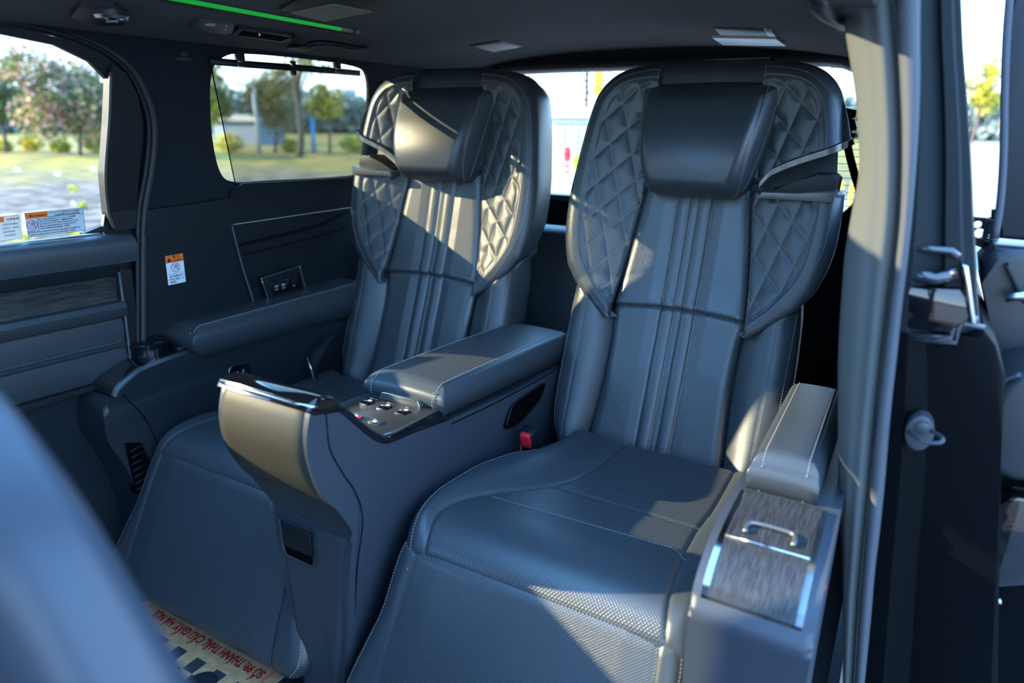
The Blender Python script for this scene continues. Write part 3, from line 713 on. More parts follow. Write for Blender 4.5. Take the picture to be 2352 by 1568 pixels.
    OI = sm([(.86,.262),(.886,.272),(.945,.292),(1.02,.304),(1.11,.305),(1.2,.298),(1.28,.268),(1.34,.232),(1.5,.205)]); OO = sm([(.86,.285),(.9,.295),(1.02,.30),(1.5,.30)])
    def zc(y):
        return ip(y, sm([(.900,.385),(.904,.405),(.912,.423),(.930,.441),(.958,.453),(.99,.4575),(1.05,.456),(1.12,.447),(1.25,.435),(1.38,.432),(1.56,.430)], 8))
    def cush_z(x, y):        # x seat-local, negative = inboard
        h = np.where(x < 0, f_(HI, y), f_(HO, y)); w = np.where(x < 0, f_(OI, y), f_(OO, y)); ax = np.abs(x)
        z = zc(y)
        u = np.clip((ax-h)/np.maximum(w-h, .02), 0, 1)
        amp = np.where(x < 0, np.interp(y, [.88, .95, 1.1, 1.3, 1.45], [.0, .012, .022, .030, .012]), np.interp(y, [.88, 1.0, 1.3], [.0, .006, .010]))
        z = z + amp*np.sin(np.clip(u*1.5, 0, 1)*math.pi/2) - .004*gs(ax-h, .004)
        z = z + roll(np.clip(w-ax, 0, 1)+.0, .034, .034) - np.clip(ax-w, 0, 1)*8
        z = z + np.where(ax < h, -.0016*gs(y-(1.115+.012*(x/.22)), .0025) - .004*gs(y-1.228, .004), 0)
        return z
    yy = np.concatenate([np.linspace(.900, .93, 20), np.linspace(.934, 1.52, 126)]); t = np.linspace(-1, 1, 150)
    Y, T = np.meshgrid(yy, t, indexing='ij'); X = T*np.where(T < 0, f_(OI, Y), f_(OO, Y))
    Zc = cush_z(X, Y); V = np.stack([cx+m*X, Y, Zc], -1)
    sd0, sd1 = V[:, :1].copy(), V[:, -1:].copy(); sd0[..., 2] = .25; sd1[..., 2] = .25
    V = np.concatenate([sd0, V, sd1], 1); fr = V[:1].copy(); fr[..., 2] = np.minimum(fr[..., 2], .27); fr[..., 1] += .005
    cu = grid('cushion', np.concatenate([fr, V], 0), M['leather'], root, flip=not fl)
    # perforated seat panel lies in the cushion
    T = np.meshgrid(yy, np.linspace(-1, 1, 130), indexing='ij')[1]; Y = np.meshgrid(yy, np.linspace(-1, 1, 130), indexing='ij')[0]
    X = T*np.where(T < 0, f_(HI, Y), f_(HO, Y)); Zp = cush_z(X, Y)+.0016
    cp = grid('seat_panel', np.stack([cx+m*X, Y, Zp], -1), M['perf'], cu, uv=np.stack([X, Y], -1), flip=not fl)
    P = []
    y = np.linspace(.885, 1.34, 90); x = -(f_(OI, y)-.017); P.append(np.stack([cx+m*x, y, cush_z(x, y)], -1))
    stitches('stitching', P, M['thread'], cu, out=(0, 0, 1), r=.0009)
    x = np.linspace(-.19, .19, 60); y = 1.112+.010*x/.2; P = [np.stack([cx+m*x, y, cush_z(x, y)+.0016], -1)]
    x = np.linspace(.19, .232, 12); y = 1.122-.03*((x-.19)/.04)**2; P.append(np.stack([cx+m*x, y, cush_z(x, y)+.0016], -1))
    stitches('seam_stitching', P, M['thread_mid'], cp, out=(0, 0, 1), r=.0008)
    # -- leg rest
    n3 = np.array([0, -.886, .464]); dn = np.array([0, -.464, -.886]); o3 = np.array([cx, .9165, .430]); L = .39
    SW = sm([(0,.278),(.015,.292),(.05,.299),(.15,.305),(.21,.320),(.31,.346),(.345,.340),(.363,.322),(.370,.30)]); SP = sm([(0,.245),(.06,.250),(.2,.256),(.31,.262),(.370,.268)])
    def leg_r(x, s):
        w = f_(SW, s); ax = np.abs(x); d = np.minimum(w-ax, np.minimum(s+.0005, .3705-s)); hp = f_(SP, s)
        r = roll(d, .040, .032) + np.where(ax < hp, -.003*np.clip((hp-ax)/.004, 0, 1)+.004*np.clip((hp-ax)/.06, 0, 1), 0) - .003*gs(ax-hp, .0035)
        return r + .012*np.cos(np.clip(s/.39, 0, 1)*math.pi-1.0)*.5
    def LP(x, s, r): return o3+np.stack([m*x, 0*x, 0*x], -1)+s[..., None]*dn+r[..., None]*n3
    ss = np.concatenate([np.linspace(0, .06, 26), np.linspace(.064, .32, 70), np.linspace(.323, .370, 26)]); t = np.sin(np.linspace(-math.pi/2, math.pi/2, 130))
    S_, T = np.meshgrid(ss, t, indexing='ij'); X = T*f_(SW, S_); V = LP(X, S_, leg_r(X, S_))
    bk = V.copy(); bk = LP(X*.97, S_, 0*S_-.085)
    ring = np.concatenate([V, bk[:, ::-1]], 1)
    leg = grid('leg_rest', ring, M['leather'], root, wrap=True, caps=True, flip=not fl)
    S2, T2 = np.meshgrid(ss[3:-3], np.linspace(-1, 1, 120), indexing='ij'); X2 = T2*f_(SP, S2)
    lp = grid('leg_rest_panel', LP(X2, S2, leg_r(X2, S2)+.0012), M['perf'], leg, uv=np.stack([X2, S2], -1), flip=not fl)
    P = []
    for s in (-1, 1):
        q = np.linspace(.01, .355, 80); x = f_(SW, q)-.012; P.append(LP(s*x, q, leg_r(x, q)))
    stitches('stitching', P, M['thread'], leg, out=(0, -.9, .46), r=.0009)
    # seat base under the cushion
    box('seat_base', cx-.22, cx+.22, 1.02, 1.50, .02, .30, M['plastic'], root, bev=.02)
    box('recline_cover', cx+m*.235, cx+m*.295, 1.42, 1.60, .27, .415, M['plastic'], root, bev=.02, seg=3)
    return root
def runs(ok):
    out = []; cur = []
    for i, k in enumerate(ok):
        if k: cur.append(i)
        else:
            if len(cur) > 2: out.append(cur)
            cur = []
    if len(cur) > 2: out.append(cur)
    return out
def thing_part(name, parent):
    o = bpy.data.objects.new(name, None); COL.objects.link(o); o.empty_display_size = .03; o.parent = parent
    off = Vector((0, 0, 0)); q = parent
    while q is not None: off += q.location; q = q.parent
    o.location = -off
    return o
M['tag'] = mat('grey_tag', (.22, .27, .32), .6); M['thread_mid'] = mat('slate_thread', (.14, .17, .20), .7)
near_seat = make_seat(.40, 1, 'black leather captain seat nearest the open door, red buckle beside it')
far_seat = make_seat(-.40, -1, 'black leather captain seat beside the sunshade window, sunlit pillow')
# ---------------------------------------------------------------- centre console
cc = thing('centre_console', (-.018, 1.2, 0), 'tall centre console with padded lid and button panel between the seats', 'console')
XL, XR = -.127, .091
body_prof = smooth_poly([(.806, .0), (.803, .25), (.799, .40), (.803, .465)], 3).tolist() + smooth_poly([(.806, .482), (.790, .515), (.765, .560), (.742, .595), (.722, .635), (.711, .68), (.711, .715), (.718, .745), (.727, .768)], 3).tolist() + [(.760, .766), (.790, .742), (.815, .718), (.86, .668), (.905, .633), (.94, .626), (1.10, .600), (1.40, .566), (1.72, .552), (1.74, .0)]
def taper(x, z):
    k = min(max((.50-z)/.40, 0), 1)
    return x-.062*k if x > -.018 else x+.030*k
prism('console_body', body_prof, 'x', XL, XR, M['console'], cc, bev=.012, seg=4, auto=50, edit=lambda x, y, z: (taper(x, z), y, z))
# front flange: gold-grey upper face curling under, dark lower face, stem panel
def flange(name, prof, matl, x0, x1, parent, th=.02, bow=.012):
    P = smooth_poly(prof, 6); V = []
    for y, z in P:
        row = []
        for t in np.linspace(-1, 1, 25):
            xx = (x0+x1)/2+(x1-x0)/2*t; e = max(0, abs(t)-.86)/.14
            row.append((taper(xx, z), y+bow*t*t*.6+.010*e**2, z))
        for t in np.linspace(1, -1, 25):
            xx = (x0+x1)/2+(x1-x0)/2*t; row.append((taper(xx, z), y+bow*t*t*.6+th+.006, z))
        V.append(row)
    return grid(name, V, matl, parent, wrap=True, caps=True, auto=50)
flange('front_trim_panel', [(.722, .768), (.712, .745), (.704, .715), (.703, .685), (.712, .645), (.728, .612), (.750, .578)], M['gunmetal'], XL+.001, XR-.004, cc, th=.004, bow=.006)
flange('lower_front_panel', [(.754, .578), (.775, .545), (.796, .505), (.806, .478)], M['console'], XL+.006, XR-.008, cc, th=.006, bow=.004)
flange('stem_panel', [(.797, .474), (.795, .30), (.792, .0)], M['console'], XL+.010, XR-.012, cc, th=.006, bow=.002)
# flange top: chrome bead with glossy cap
prism('flange_cap', [(.716, .768), (.724, .779), (.745, .784), (.772, .776), (.800, .748), (.800, .735), (.73, .755)], 'x', XL-.006, XR+.004, M['piano'], cc, bev=.006, seg=3)
tube('chrome_edge', [(XL-.004, .738, .770), (XL-.002, .724, .774), (XL+.03, .717, .777), (-.02, .714, .779), (XR-.03, .717, .777), (XR+.002, .724, .774), (XR+.004, .742, .768)], .0030, M['chrome'], cc)
# finger pocket of the stem
pk = box('pull_pocket', -.094, -.010, .7925, .80, .385, .468, M['plastic'], cc, bev=.006)
tube('pocket_rim', [(-.096, .793, .466), (-.096, .792, .405), (-.086, .792, .386), (-.018, .792, .384), (-.008, .792, .394), (-.008, .793, .466), (-.096, .793, .467)], .0022, M['console'], pk)
box('pocket_door', -.090, -.014, .7900, .7945, .408, .463, M['plastic'], pk, bev=.004)
box('pocket_recess', -.089, -.015, .7915, .795, .388, .407, M['dark'], pk, bev=.002)
# side groove where front shell meets the side
for s, xx in ((1, XR+.0006), (-1, XL-.0006)):
    tube('shell_seam', [(taper(XR if s > 0 else XL, b)+(.0006*s), a, b) for a, b in smooth_poly([(.758, .748), (.758, .70), (.764, .67), (.790, .615), (.812, .575), (.826, .53), (.826, .48), (.820, .40), (.822, .30), (.83, .10), (.83, .01)], 4)], .0012, M['dark'], cc, n=6)
# control tray
def tray_z(y): return np.interp(y, [.80, 1.24], [.640, .612])
def plate(name, x0, x1, y0, y1, matl, parent, h=.0, th=.006, r=.02, n=6):
    pts = []
    for cxx, cyy, a0 in ((x1-r, y1-r, 0), (x0+r, y1-r, 90), (x0+r, y0+r, 180), (x1-r, y0+r, 270)):
        for k in range(n+1): a = math.radians(a0+90*k/n); pts.append((cxx+r*math.cos(a), cyy+r*math.sin(a)))
    return prism(name, pts, 'z', -th, 0, matl, parent, bev=.0015, edit=lambda x, y, z: (x, y, z+h+float(tray_z(y))))
tr = plate('tray_rim', XL+.004, XR-.004, .895, 1.15, M['piano'], cc, h=.003, th=.016, r=.028)
tube('rim_edge', [(XL+.016, 1.13, .625), (XL+.013, .945, .636), (XL+.020, .915, .638), (XL+.04, .908, .639), (XR-.038, .908, .639), (XR-.020, .915, .638), (XR-.012, .945, .636), (XR-.012, 1.13, .625)], .0024, M['silver'], tr)
cpn = plate('control_panel', XL+.018, XR-.016, .915, 1.14, M['panel_brown'], cc, h=.006, th=.01, r=.016)
def button(x, y, w, d, kind):
    z = float(tray_z(y))+.007
    if kind == 'window':
        b = box('window_switch', x-w/2, x+w/2, y-d/2, y+d/2, z-.006, z+.0006, M['dark'], cpn, bev=.001)
        box('switch_rim', x-w/2, x+w/2, y-d/2-.003, y-d/2, z, z+.0018, M['chrome'], b, bev=.0006)
        box('switch_lever', x-w/2, x+w/2, y+.002, y+.005, z, z+.0028, M['chrome'], b, bev=.001)
        box('switch_rear_rim', x-w/2, x+w/2, y+d/2+.010, y+d/2+.012, z, z+.0018, M['chrome'], b, bev=.001)
        box('switch_mark', x-.004, x+.004, y+d/2-.004, y+d/2+.002, z+.001, z+.002, M['white_print'], b, bev=0)
    else:
        b = box('push_button', x-w/2, x+w/2, y-d/2, y+d/2, z-.004, z+.003, M['silver'], cpn, bev=.0015)
        box('button_edge', x-w/2, x+w/2, y-d/2-.002, y-d/2+.002, z+.003, z+.005, M['chrome'], b, bev=.001)
        box('button_rear_edge', x-w/2, x+w/2, y+d/2+.002, y+d/2+.004, z, z+.0025, M['chrome'], b, bev=.001)
        box('button_mark', x-.004, x+.004, y-.003, y+.003, z+.0032, z+.0040, M['white_print'], b, bev=0)
        if kind == 'red': box('red_mark', x+w/2-.004, x+w/2, y-d/2, y+d/2-.002, z+.003, z+.0045, M['red'], b, bev=0)
for x in (-.072, -.022, .028): button(x, 1.035, .024, .022, 'window')
for x, k in ((-.078, 'plain'), (-.030, 'red'), (.020, 'plain')): button(x, .955, .024, .016, k)
sweep('tray_border', smooth_poly([(XR-.006, .785, .752), (XR-.005, .815, .722), (XR-.005, .86, .673), (XR-.005, .900, .640), (XR-.006, .93, .630), (XR-.006, 1.0, .622), (XR-.006, 1.115, .606)], 5), circ(.0085, 12), M['piano'], tr)
sweep('tray_border', smooth_poly([(XL+.006, .785, .752), (XL+.005, .815, .722), (XL+.005, .86, .673), (XL+.005, .900, .640), (XL+.006, .93, .630), (XL+.006, 1.0, .622), (XL+.006, 1.115, .606)], 5), circ(.0085, 12), M['piano'], tr)
# padded lid, sloping a little to the rear
def lid():
    xs = np.sin(np.linspace(-math.pi/2, math.pi/2, 60)); ys = np.linspace(0, 1, 90)
    def shape(T, Y):
        y = 1.094+Y*(1.74-1.094); mid = .674-.040*(Y**1.2); lo = .616-.055*Y
        x = (XL+XR)/2+T*(XR-XL+.006)/2
        dx = (XR-XL)/2*(1-np.abs(T)); dy0 = Y*(.646); d = np.minimum(dx, np.minimum(dy0*.8, (1-Y)*.646))
        z = mid + .006*(1-T*T) + roll(d, .030, .034) - .0028*gs(dx-.022, .0022)*(dy0 > .03) 
        return x, y, z, lo
    Y, T = np.meshgrid(ys**1.25, xs, indexing='ij'); x, y, z, lo = shape(T, Y)
    y = y - .007*np.sin(np.clip((z-lo)/(.06), 0, 1)*math.pi)*(Y < .01)
    V = np.stack([x, y, z], -1)
    bot = np.stack([x*.98+(XL+XR)/2*.02, y+.004*(Y < .01), lo+0*x], -1)
    ring = np.concatenate([V, bot[:, ::-1]], 1)
    o = grid('armrest_lid', ring, M['leather'], cc, wrap=True, caps=True)
    P = []
    for s in (-1, 1):
        Yq = np.linspace(.012, .97, 200); dx = .026; Tq = 0*Yq+s*(1-dx/((XR-XL)/2)); x, y, z, lo_ = shape(Tq, Yq); P.append(np.stack([x, y, z+.0004], -1))
        zq = np.linspace(.626, P[-1][0][2], 8); P.append(np.stack([0*zq+P[-1][0][0], 1.0935-.010*np.sin((zq-.616)/.05*math.pi), zq], -1))
    stitches('stitching', P, M['thread'], o, out=(0, -.3, 1), r=.0009)
    bm = bmesh.new(); return o
ld = lid()
# chrome lift tab on the lid's front
pts = smooth_poly([(-.070, .625), (-.066, .638), (-.055, .6435), (.025, .6435), (.036, .638), (.040, .625)], 4).tolist()
prism('lid_latch', pts, 'y', 1.076, 1.094, M['silver'], ld, bev=.0015)
tube('latch_edge', [(a, 1.076, b) for a, b in pts], .0016, M['chrome'], ld)
# storage slot low on the right side
sl_ = prism('side_pocket', smooth_poly([(1.36, .478), (1.374, .515), (1.395, .533), (1.47, .536), (1.56, .534), (1.562, .512), (1.53, .490), (1.43, .468)], 3, closed=True).tolist(), 'x', XR-.03, XR+.0012, M['dark'], cc, bev=0)
tube('pocket_rim', [(XR+.001, a, b) for a, b in smooth_poly([(1.36, .478), (1.374, .515), (1.395, .533), (1.47, .536), (1.56, .534), (1.562, .512), (1.53, .490), (1.43, .468)], 4, closed=True)], .0022, M['plastic'], sl_, n=6)
tube('body_crease', [(XR+.0008, a, b) for a, b in ((1.12, .586), (1.3, .569), (1.5, .556), (1.7, .547))], .0012, M['dark'], cc, n=6)

# ---------------------------------------------------------------- side consoles
def side_console(m, xi, xo, label, near):
    """m=+1 near, m=-1 far; xi inner and xo outer |x|"""
    root = thing('side_console', (m*.78, 1.2, 0), label, 'console')
    top = [(.846, .572), (.86, .590), (.885, .606), (.93, .622), (1.0, .628), (1.10, .624), (1.40, .60), (1.75, .57)]
    front = [(.87, .0), (.868, .15), (.858, .28), (.838, .39), (.812, .46), (.806, .50), (.812, .55), (.826, .566)] if not near else [(.862, .0), (.858, .20), (.848, .38), (.838, .50), (.833, .545), (.838, .562)]
    prof = smooth_poly(front, 4).tolist()+smooth_poly(top, 4).tolist()+[(1.78, .50), (1.78, .0)]
    prism('console_body', prof, 'x', m*xi, m*xo, M['console'] if near else M['soft_blue'], root, bev=.012, seg=4, auto=50)
    tp = smooth_poly(top[:6], 5)
    def band(name, x0, x1, y0, y1, h, matl, parent, th=.006, n=12):
        q = [p for p in tp if y0 <= p[0] <= y1]; V = []
        for (y, z) in q:
            row = [(m*(x0+(x1-x0)*t), y, z+h) for t in np.linspace(0, 1, n)]+[(m*(x0+(x1-x0)*t), y+.0, z+h-th) for t in np.linspace(1, 0, n)]
            V.append(row)
        return grid(name, V, matl, parent, wrap=True, caps=True, auto=35)
    wi, wo = xi+.022, xo-.026
    # chrome rails
    for a, b, in ((wi-.009, wi), (wo, wo+.009)):
        band('chrome_rail', a, b, .84, 1.09, .006, M['chrome'], root, th=.012, n=5)
    if near:
        band('wood_panel', wi, wo, .84, .930, .006, M['wood'], root)
        ln_ = band('tray_lid', wi, wo, .930, 1.09, .0075, M['wood'], root)
        c = (wi+wo)/2
        tb = smooth_poly([(m*(c-.034), .944), (m*(c-.034), .962), (m*(c-.024), .972), (m*(c+.024), .972), (m*(c+.034), .962), (m*(c+.034), .944)], 4)
        tube('lid_tab', [(a, b, float(np.interp(b, tp[:, 0], tp[:, 1]))+.012) for a, b in tb], .0035, M['silver'], ln_)
        tube('lid_gap', [(m*wi, .931, .6305), (m*wo, .931, .6305)], .0014, M['chrome'], ln_)
    else:
        band('gloss_panel', wi, wo, .84, 1.09, .006, M['piano'], root)
        cp = lathe('cup_holder', [(.0, .0), (.046, .0), (.046, .030), (.050, .034), (.050, .040), (.046, .044), (.040, .046), (.0, .043)], (m*(wi+wo)/2-.012, .995, .622), M['gloss_plastic'], root)
        tr_ = box('small_tray', m*(wi+.014), m*(wi+.05), 1.045, 1.085, .622, .640, M['plastic'], root, bev=.005)
    # padded armrest
    x0, x1 = (.718, .832) if near else (.690, .836); y0, y1 = (1.105, 1.52) if near else (1.075, 1.76)
    ys = (.5-.5*np.cos(np.linspace(0, math.pi/2*1.0, 90)*1.0)); ys = np.linspace(0, 1, 100)**1.4; ts = np.sin(np.linspace(-math.pi/2, math.pi/2, 60))
    Y, T = np.meshgrid(ys, ts, indexing='ij'); yy = y0+Y*(y1-y0); xx = (x0+x1)/2+T*(x1-x0)/2
    def padz(T, Y):
        dx = (x1-x0)/2*(1-np.abs(T)); dy = Y*(y1-y0); dd = np.minimum(dx, np.minimum(dy*.8, (1-Y)*(y1-y0)))
        base = .690-.004*Y
        return base+.004*(1-T*T)+roll(dd, .028, .040)-.0025*gs(dx-.018, .002)*(dy > .02)
    Z = padz(T, Y); lo = .612-.03*Y
    V = np.stack([m*xx, yy-.015*(Y < .01)*np.sin(np.clip((Z-lo)/.08, 0, 1)*3.14), Z], -1); bot = np.stack([m*xx, yy, lo], -1)
    pad = grid('armrest_pad', np.concatenate([V, bot[:, ::-1]], 1), M['leather'], root, wrap=True, caps=True, flip=m < 0)
    P = []
    for s in (-1, 1):
        Yq = np.linspace(.01, .97, 160); Tq = 0*Yq+s*(1-.022/((x1-x0)/2)); zq = padz(Tq, Yq); xq = (x0+x1)/2+Tq*(x1-x0)/2; yq = y0+Yq*(y1-y0)
        P.append(np.stack([m*xq, yq, zq], -1)); zz = np.linspace(.618, zq[0], 8); P.append(np.stack([m*xq[0]+0*zz, y0-.004+0*zz, zz], -1))
    stitches('stitching', P, M['thread'], pad, out=(0, -.3, 1), r=.0009)
    if not near:
        vn = prism('foot_vent', [(.845, .455), (.885, .44), (.900, .38), (.868, .30), (.850, .31)], 'x', m*(xi-.001), m*(xi+.02), M['dark'], root, bev=0)
        for k in range(7):
            z = .32+.018*k; tube('vent_slat', [(m*(xi-.002), .853, z), (m*(xi-.002), .882+.002*k, z+.005)], .0018, M['plastic'], vn, n=6)
        sw = prism('seat_switch', smooth_poly([(1.160, .500), (1.160, .545), (1.172, .556), (1.222, .550), (1.232, .540), (1.232, .495)], 3).tolist(), 'x', m*(xi-.004), m*(xi+.01), M['piano'], root, bev=.002)
        tube('switch_rim', [(m*(xi-.004), 1.162, .500), (m*(xi-.004), 1.162, .546), (m*(xi-.004), 1.172, .556), (m*(xi-.004), 1.222, .550), (m*(xi-.004), 1.231, .541)], .0010, M['chrome'], sw, n=6)
        for a in (1.185, 1.205):
            tube('seat_symbol', [(m*(xi-.0045), a+.004, .535), (m*(xi-.0045), a, .522), (m*(xi-.0045), a-.006, .520), (m*(xi-.0045), a-.009, .512)], .0010, M['white_print'], sw, n=5)
        tube('shell_seam', [(m*(xi-.0006), a, b) for a, b in smooth_poly([(.862, .578), (.905, .50), (.928, .40), (.935, .28), (.93, .10), (.93, .0)], 4)], .0012, M['dark'], root, n=6)
    else:
        box('red_lamp', m*(xo-.002), m*(xo+.001), .93, .938, .588, .594, M['red'], root, bev=.0005)
        tube('shell_seam', [(m*xo*.999, a, b) for a, b in ((.86, .57), (.95, .59), (1.1, .59))], .001, M['dark'], root, n=6)
    return root
near_console = side_console(1, .702, .868, 'armrest console with streaked wood panel beside the open doorway', True)
far_console = side_console(-1, .700, .866, 'glossy black armrest console with cup holder below the warning sticker', False)

# ---------------------------------------------------------------- belts and buckle
bk = thing('seat_belt_buckle', (.133, 1.42, .39), 'red seat belt buckle between centre console and nearest seat', 'seat belt buckle')
R_ = Matrix.Rotation(math.radians(14), 3, 'X')
box('buckle_case', .113, .155, 1.392, 1.428, .375, .474, M['plastic'], bk, bev=.006, seg=3, rot=R_)
rb = box('release_button', .120, .148, 1.378, 1.398, .425, .468, M['red'], bk, bev=.004, seg=3, rot=Matrix.Rotation(math.radians(16), 3, 'X'))
text_mesh('press_lettering', 'PRESS', .008, (.1295, 1.3700, .418), (0, .22, 1), (-1, 0, 0), M['pinkred'], rb)
bl = thing('seat_belt', (-.655, 1.45, .36), 'folded black seat belt webbing and latch beside far seat cushion', 'seat belt')
sweep('belt_webbing', smooth_poly([(-.655, 1.46, .36), (-.66, 1.44, .42), (-.655, 1.425, .48), (-.64, 1.45, .53), (-.66, 1.52, .56)], 6), [(-.017, -.001), (.017, -.001), (.017, .001), (-.017, .001)], M['webbing'], bl, upv=(.3, -1, .2))
tube('latch_plate', smooth_poly([(-.662, 1.418, .515), (-.640, 1.408, .49), (-.632, 1.41, .45), (-.648, 1.42, .44)], 5), .003, M['chrome'], bl)
box('belt_anchor', -.69, -.63, 1.40, 1.50, .40, .425, M['plastic'], bl, bev=.006)
rb_ = thing('seat_belt', (.70, 2.35, 1.0), 'black belt hanging by the rear glass right of near seat', 'seat belt')
sweep('belt_webbing', smooth_poly([tuple(up(1945, 300, y=2.3)), tuple(up(1948, 340, y=2.3)), tuple(up(1960, 390, y=2.3)), tuple(up(1975, 440, y=2.3)), tuple(up(1995, 500, y=2.3))], 4), [(-.011, -.001), (.011, -.001), (.011, .001), (-.011, .001)], M['dark'], rb_, upv=(0, -1, 0))
tube('belt_loop', smooth_poly([tuple(up(1955, 250, y=2.3)), tuple(up(1947, 275, y=2.3)), tuple(up(1952, 300, y=2.3)), tuple(up(1945, 322, y=2.3)), tuple(up(1958, 318, y=2.3))], 5), .019, M['plastic'], rb_, n=10)
# ---------------------------------------------------------------- near pillar (traced row by row, then given depth)
ROWS = [  # v, inner edge, bright roll start, roll end, seal outer, jamb outer
 (-60, 1922, 1985, 2042, 2112, 2206), (0, 1932, 1995, 2048, 2112, 2210), (100, 1946, 2005, 2056, 2112, 2214), (200, 1960, 2012, 2062, 2113, 2221), (300, 1968, 2017, 2066, 2110, 2228), (400, 1969, 2018, 2066, 2104, 2233),
 (500, 1952, 2014, 2062, 2096, 2237), (600, 1935, 2003, 2052, 2086, 2243), (700, 1926, 1992, 2040, 2074, 2248), (800, 1919, 1984, 2028, 2064, 2262), (900, 1915, 1975, 2017, 2053, 2290), (1000, 1915, 1966, 2007, 2044, 2300),
 (1100, 1915, 1958, 1998, 2036, 2300), (1200, 1914, 1950, 1988, 2026, 2295), (1300, 1922, 1944, 1978, 2014, 2290), (1400, 1926, 1938, 1970, 2006, 2285), (1568, 1930, 1934, 1960, 1990, 2280), (1700, 1930, 1934, 1952, 1978, 2270)]
tv = smooth_poly(ROWS, 6)
A, B_, C_ = [], [], []
for v, a, b, c, d, e_ in tv:
    pa = up(a, v, y=1.20); pb = up(b, v, y=1.155); pc_ = up(c, v, y=1.150); pd = up(d, v, y=1.13)
    z = (pb[2]+pc_[2])/2
    def at(p, y_): return (float(p[0]), y_, z)
    # cloth cover: inner edge -> roll -> back
    row = [(float(pa[0])+.035, 1.285, z), at(pa, 1.222)]
    for t in np.linspace(.15, 1, 6): row.append((float(pa[0]+(pb[0]-pa[0])*t), 1.205-.045*math.sin(t*math.pi/2), z))
    for t in np.linspace(.2, 1, 6): row.append((float(pb[0]+(pc_[0]-pb[0])*t), 1.160-.016*math.sin(t*math.pi)+.010*t, z))
    row += [(float(pc_[0])+.004, 1.19, z), (float(pc_[0])+.004, 1.285, z)]
    A.append(row)
    xc, xd = float(pc_[0])+.003, float(pd[0])
    B_.append([((xc+xd)/2+(xd-xc)/2*math.cos(t), 1.155+.014*math.sin(t)*1.0, z) for t in np.linspace(0, 2*math.pi, 14, endpoint=False)])
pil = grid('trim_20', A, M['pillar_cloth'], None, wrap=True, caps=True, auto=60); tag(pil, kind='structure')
sealn = grid('trim_21', B_, M['greyrub'], None, wrap=True, caps=True); tag(sealn, kind='structure')
# painted door jamb facing forwards: one solid profile with steps, narrowing the light
J = []
for v, a, b, c, d, e_ in tv:
    pd = up(d, v, y=1.165); pe = up(e_, v, y=1.22); z = float((pd[2]+pe[2])/2); x0, x1 = float(pd[0])-.012, float(pe[0]); w = x1-x0
    J.append([(x0, 1.175, z), (x0+.18*w, 1.172, z), (x0+.22*w, 1.180, z), (x0+.55*w, 1.200, z), (x0+.60*w, 1.190, z), (x0+.80*w, 1.192, z), (x0+.86*w, 1.205, z), (x0+.97*w, 1.207, z), (x1, 1.222, z), (x1+.012, 1.60, z), (x0+.02, 1.60, z)])
kz = next(i for i, r in enumerate(tv) if r[0] > 765)
jm = grid('door_2', J[:kz+1], M['jamb'], None, wrap=True, caps=True, auto=45); tag(jm, kind='structure')
grid('lower_jamb', J[kz:], M['paint'], jm, wrap=True, caps=True, auto=45)
# pressed steps and gutter in the jamb beside the rear lamp
def P(u, v, y): return tuple(float(q) for q in up(u, v, y=y))
steps = [
 ('jamb_rail', [(2085, 568), (2140, 572), (2185, 576), (2200, 590)], .006, 1.185),
 ('jamb_rail', [(2075, 632), (2130, 634), (2150, 640), (2200, 628)], .010, 1.185),
 ('jamb_rail', [(2075, 768), (2185, 776), (2192, 735), (2200, 728), (2245, 735)], .006, 1.180),
 ('jamb_rail', [(2070, 776), (2196, 786), (2204, 748), (2212, 742), (2262, 752)], .004, 1.180)]
for nm, pts, r, y in steps: tube(nm, [P(u, v, y) for u, v in pts], r, M['paint_blue'], jm, n=10)
prism('lamp_housing', [tuple(up(u, v, y=1.20)[[0, 2]]) for u, v in ((2080, 650), (2205, 655), (2235, 700), (2235, 735), (2200, 720), (2180, 755), (2075, 745))], 'y', 1.172, 1.24, M['piano'], jm, bev=.006)
prism('lamp_edge', [tuple(up(u, v, y=1.19)[[0, 2]]) for u, v in ((2208, 600), (2222, 605), (2240, 735), (2226, 735))], 'y', 1.165, 1.20, M['chrome'], jm, bev=.003)
# black quarter panel bulk below, filling between jamb and sill
QP = [up(u, v, y=1.20)[[0, 2]] for u, v in ((2000, 770), (2190, 780), (2262, 750), (2292, 790), (2310, 860), (2300, 1000), (2290, 1700), (1950, 1700))]
prism('quarter_panel', [tuple(map(float, q)) for q in QP], 'y', 1.19, 1.7, M['paint'], jm, bev=.012)
# striker
st = thing('door_striker', P(2118, 985, 1.18), 'metal door striker loop on round plate, on black door jamb', 'door striker')
c = P(2112, 985, 1.18)
prism('striker_plate', [(c[0]+.020*math.cos(a)*(1.0 if math.sin(a) < 0 else 1.0), c[2]+.030*math.sin(a)) for a in np.linspace(0, 2*math.pi, 24, endpoint=False)], 'y', 1.160, 1.20, M['steel'], st, bev=.004)
lathe('bolt', [(.0, 0), (.010, 0), (.010, -.006), (.006, -.008), (0, -.008)], (c[0]+.003, 1.160, c[2]+.012), M['steel'], st, n=16, axis='y')
tube('striker_loop', smooth_poly([P(2088, 990, 1.16), P(2110, 1008, 1.13), P(2128, 1016, 1.12), P(2160, 1016, 1.12), P(2163, 1004, 1.13), P(2140, 990, 1.16)], 4), .0033, M['steel'], st)
# ---------------------------------------------------------------- open sliding door on the right
sd = thing('sliding_door', (1.12, 1.7, 0), 'open sliding door slid back along the outside, at right edge', 'car door')
def outline(pts, y): return [tuple(map(float, up(u, v, y=y)[[0, 2]])) for u, v in pts]
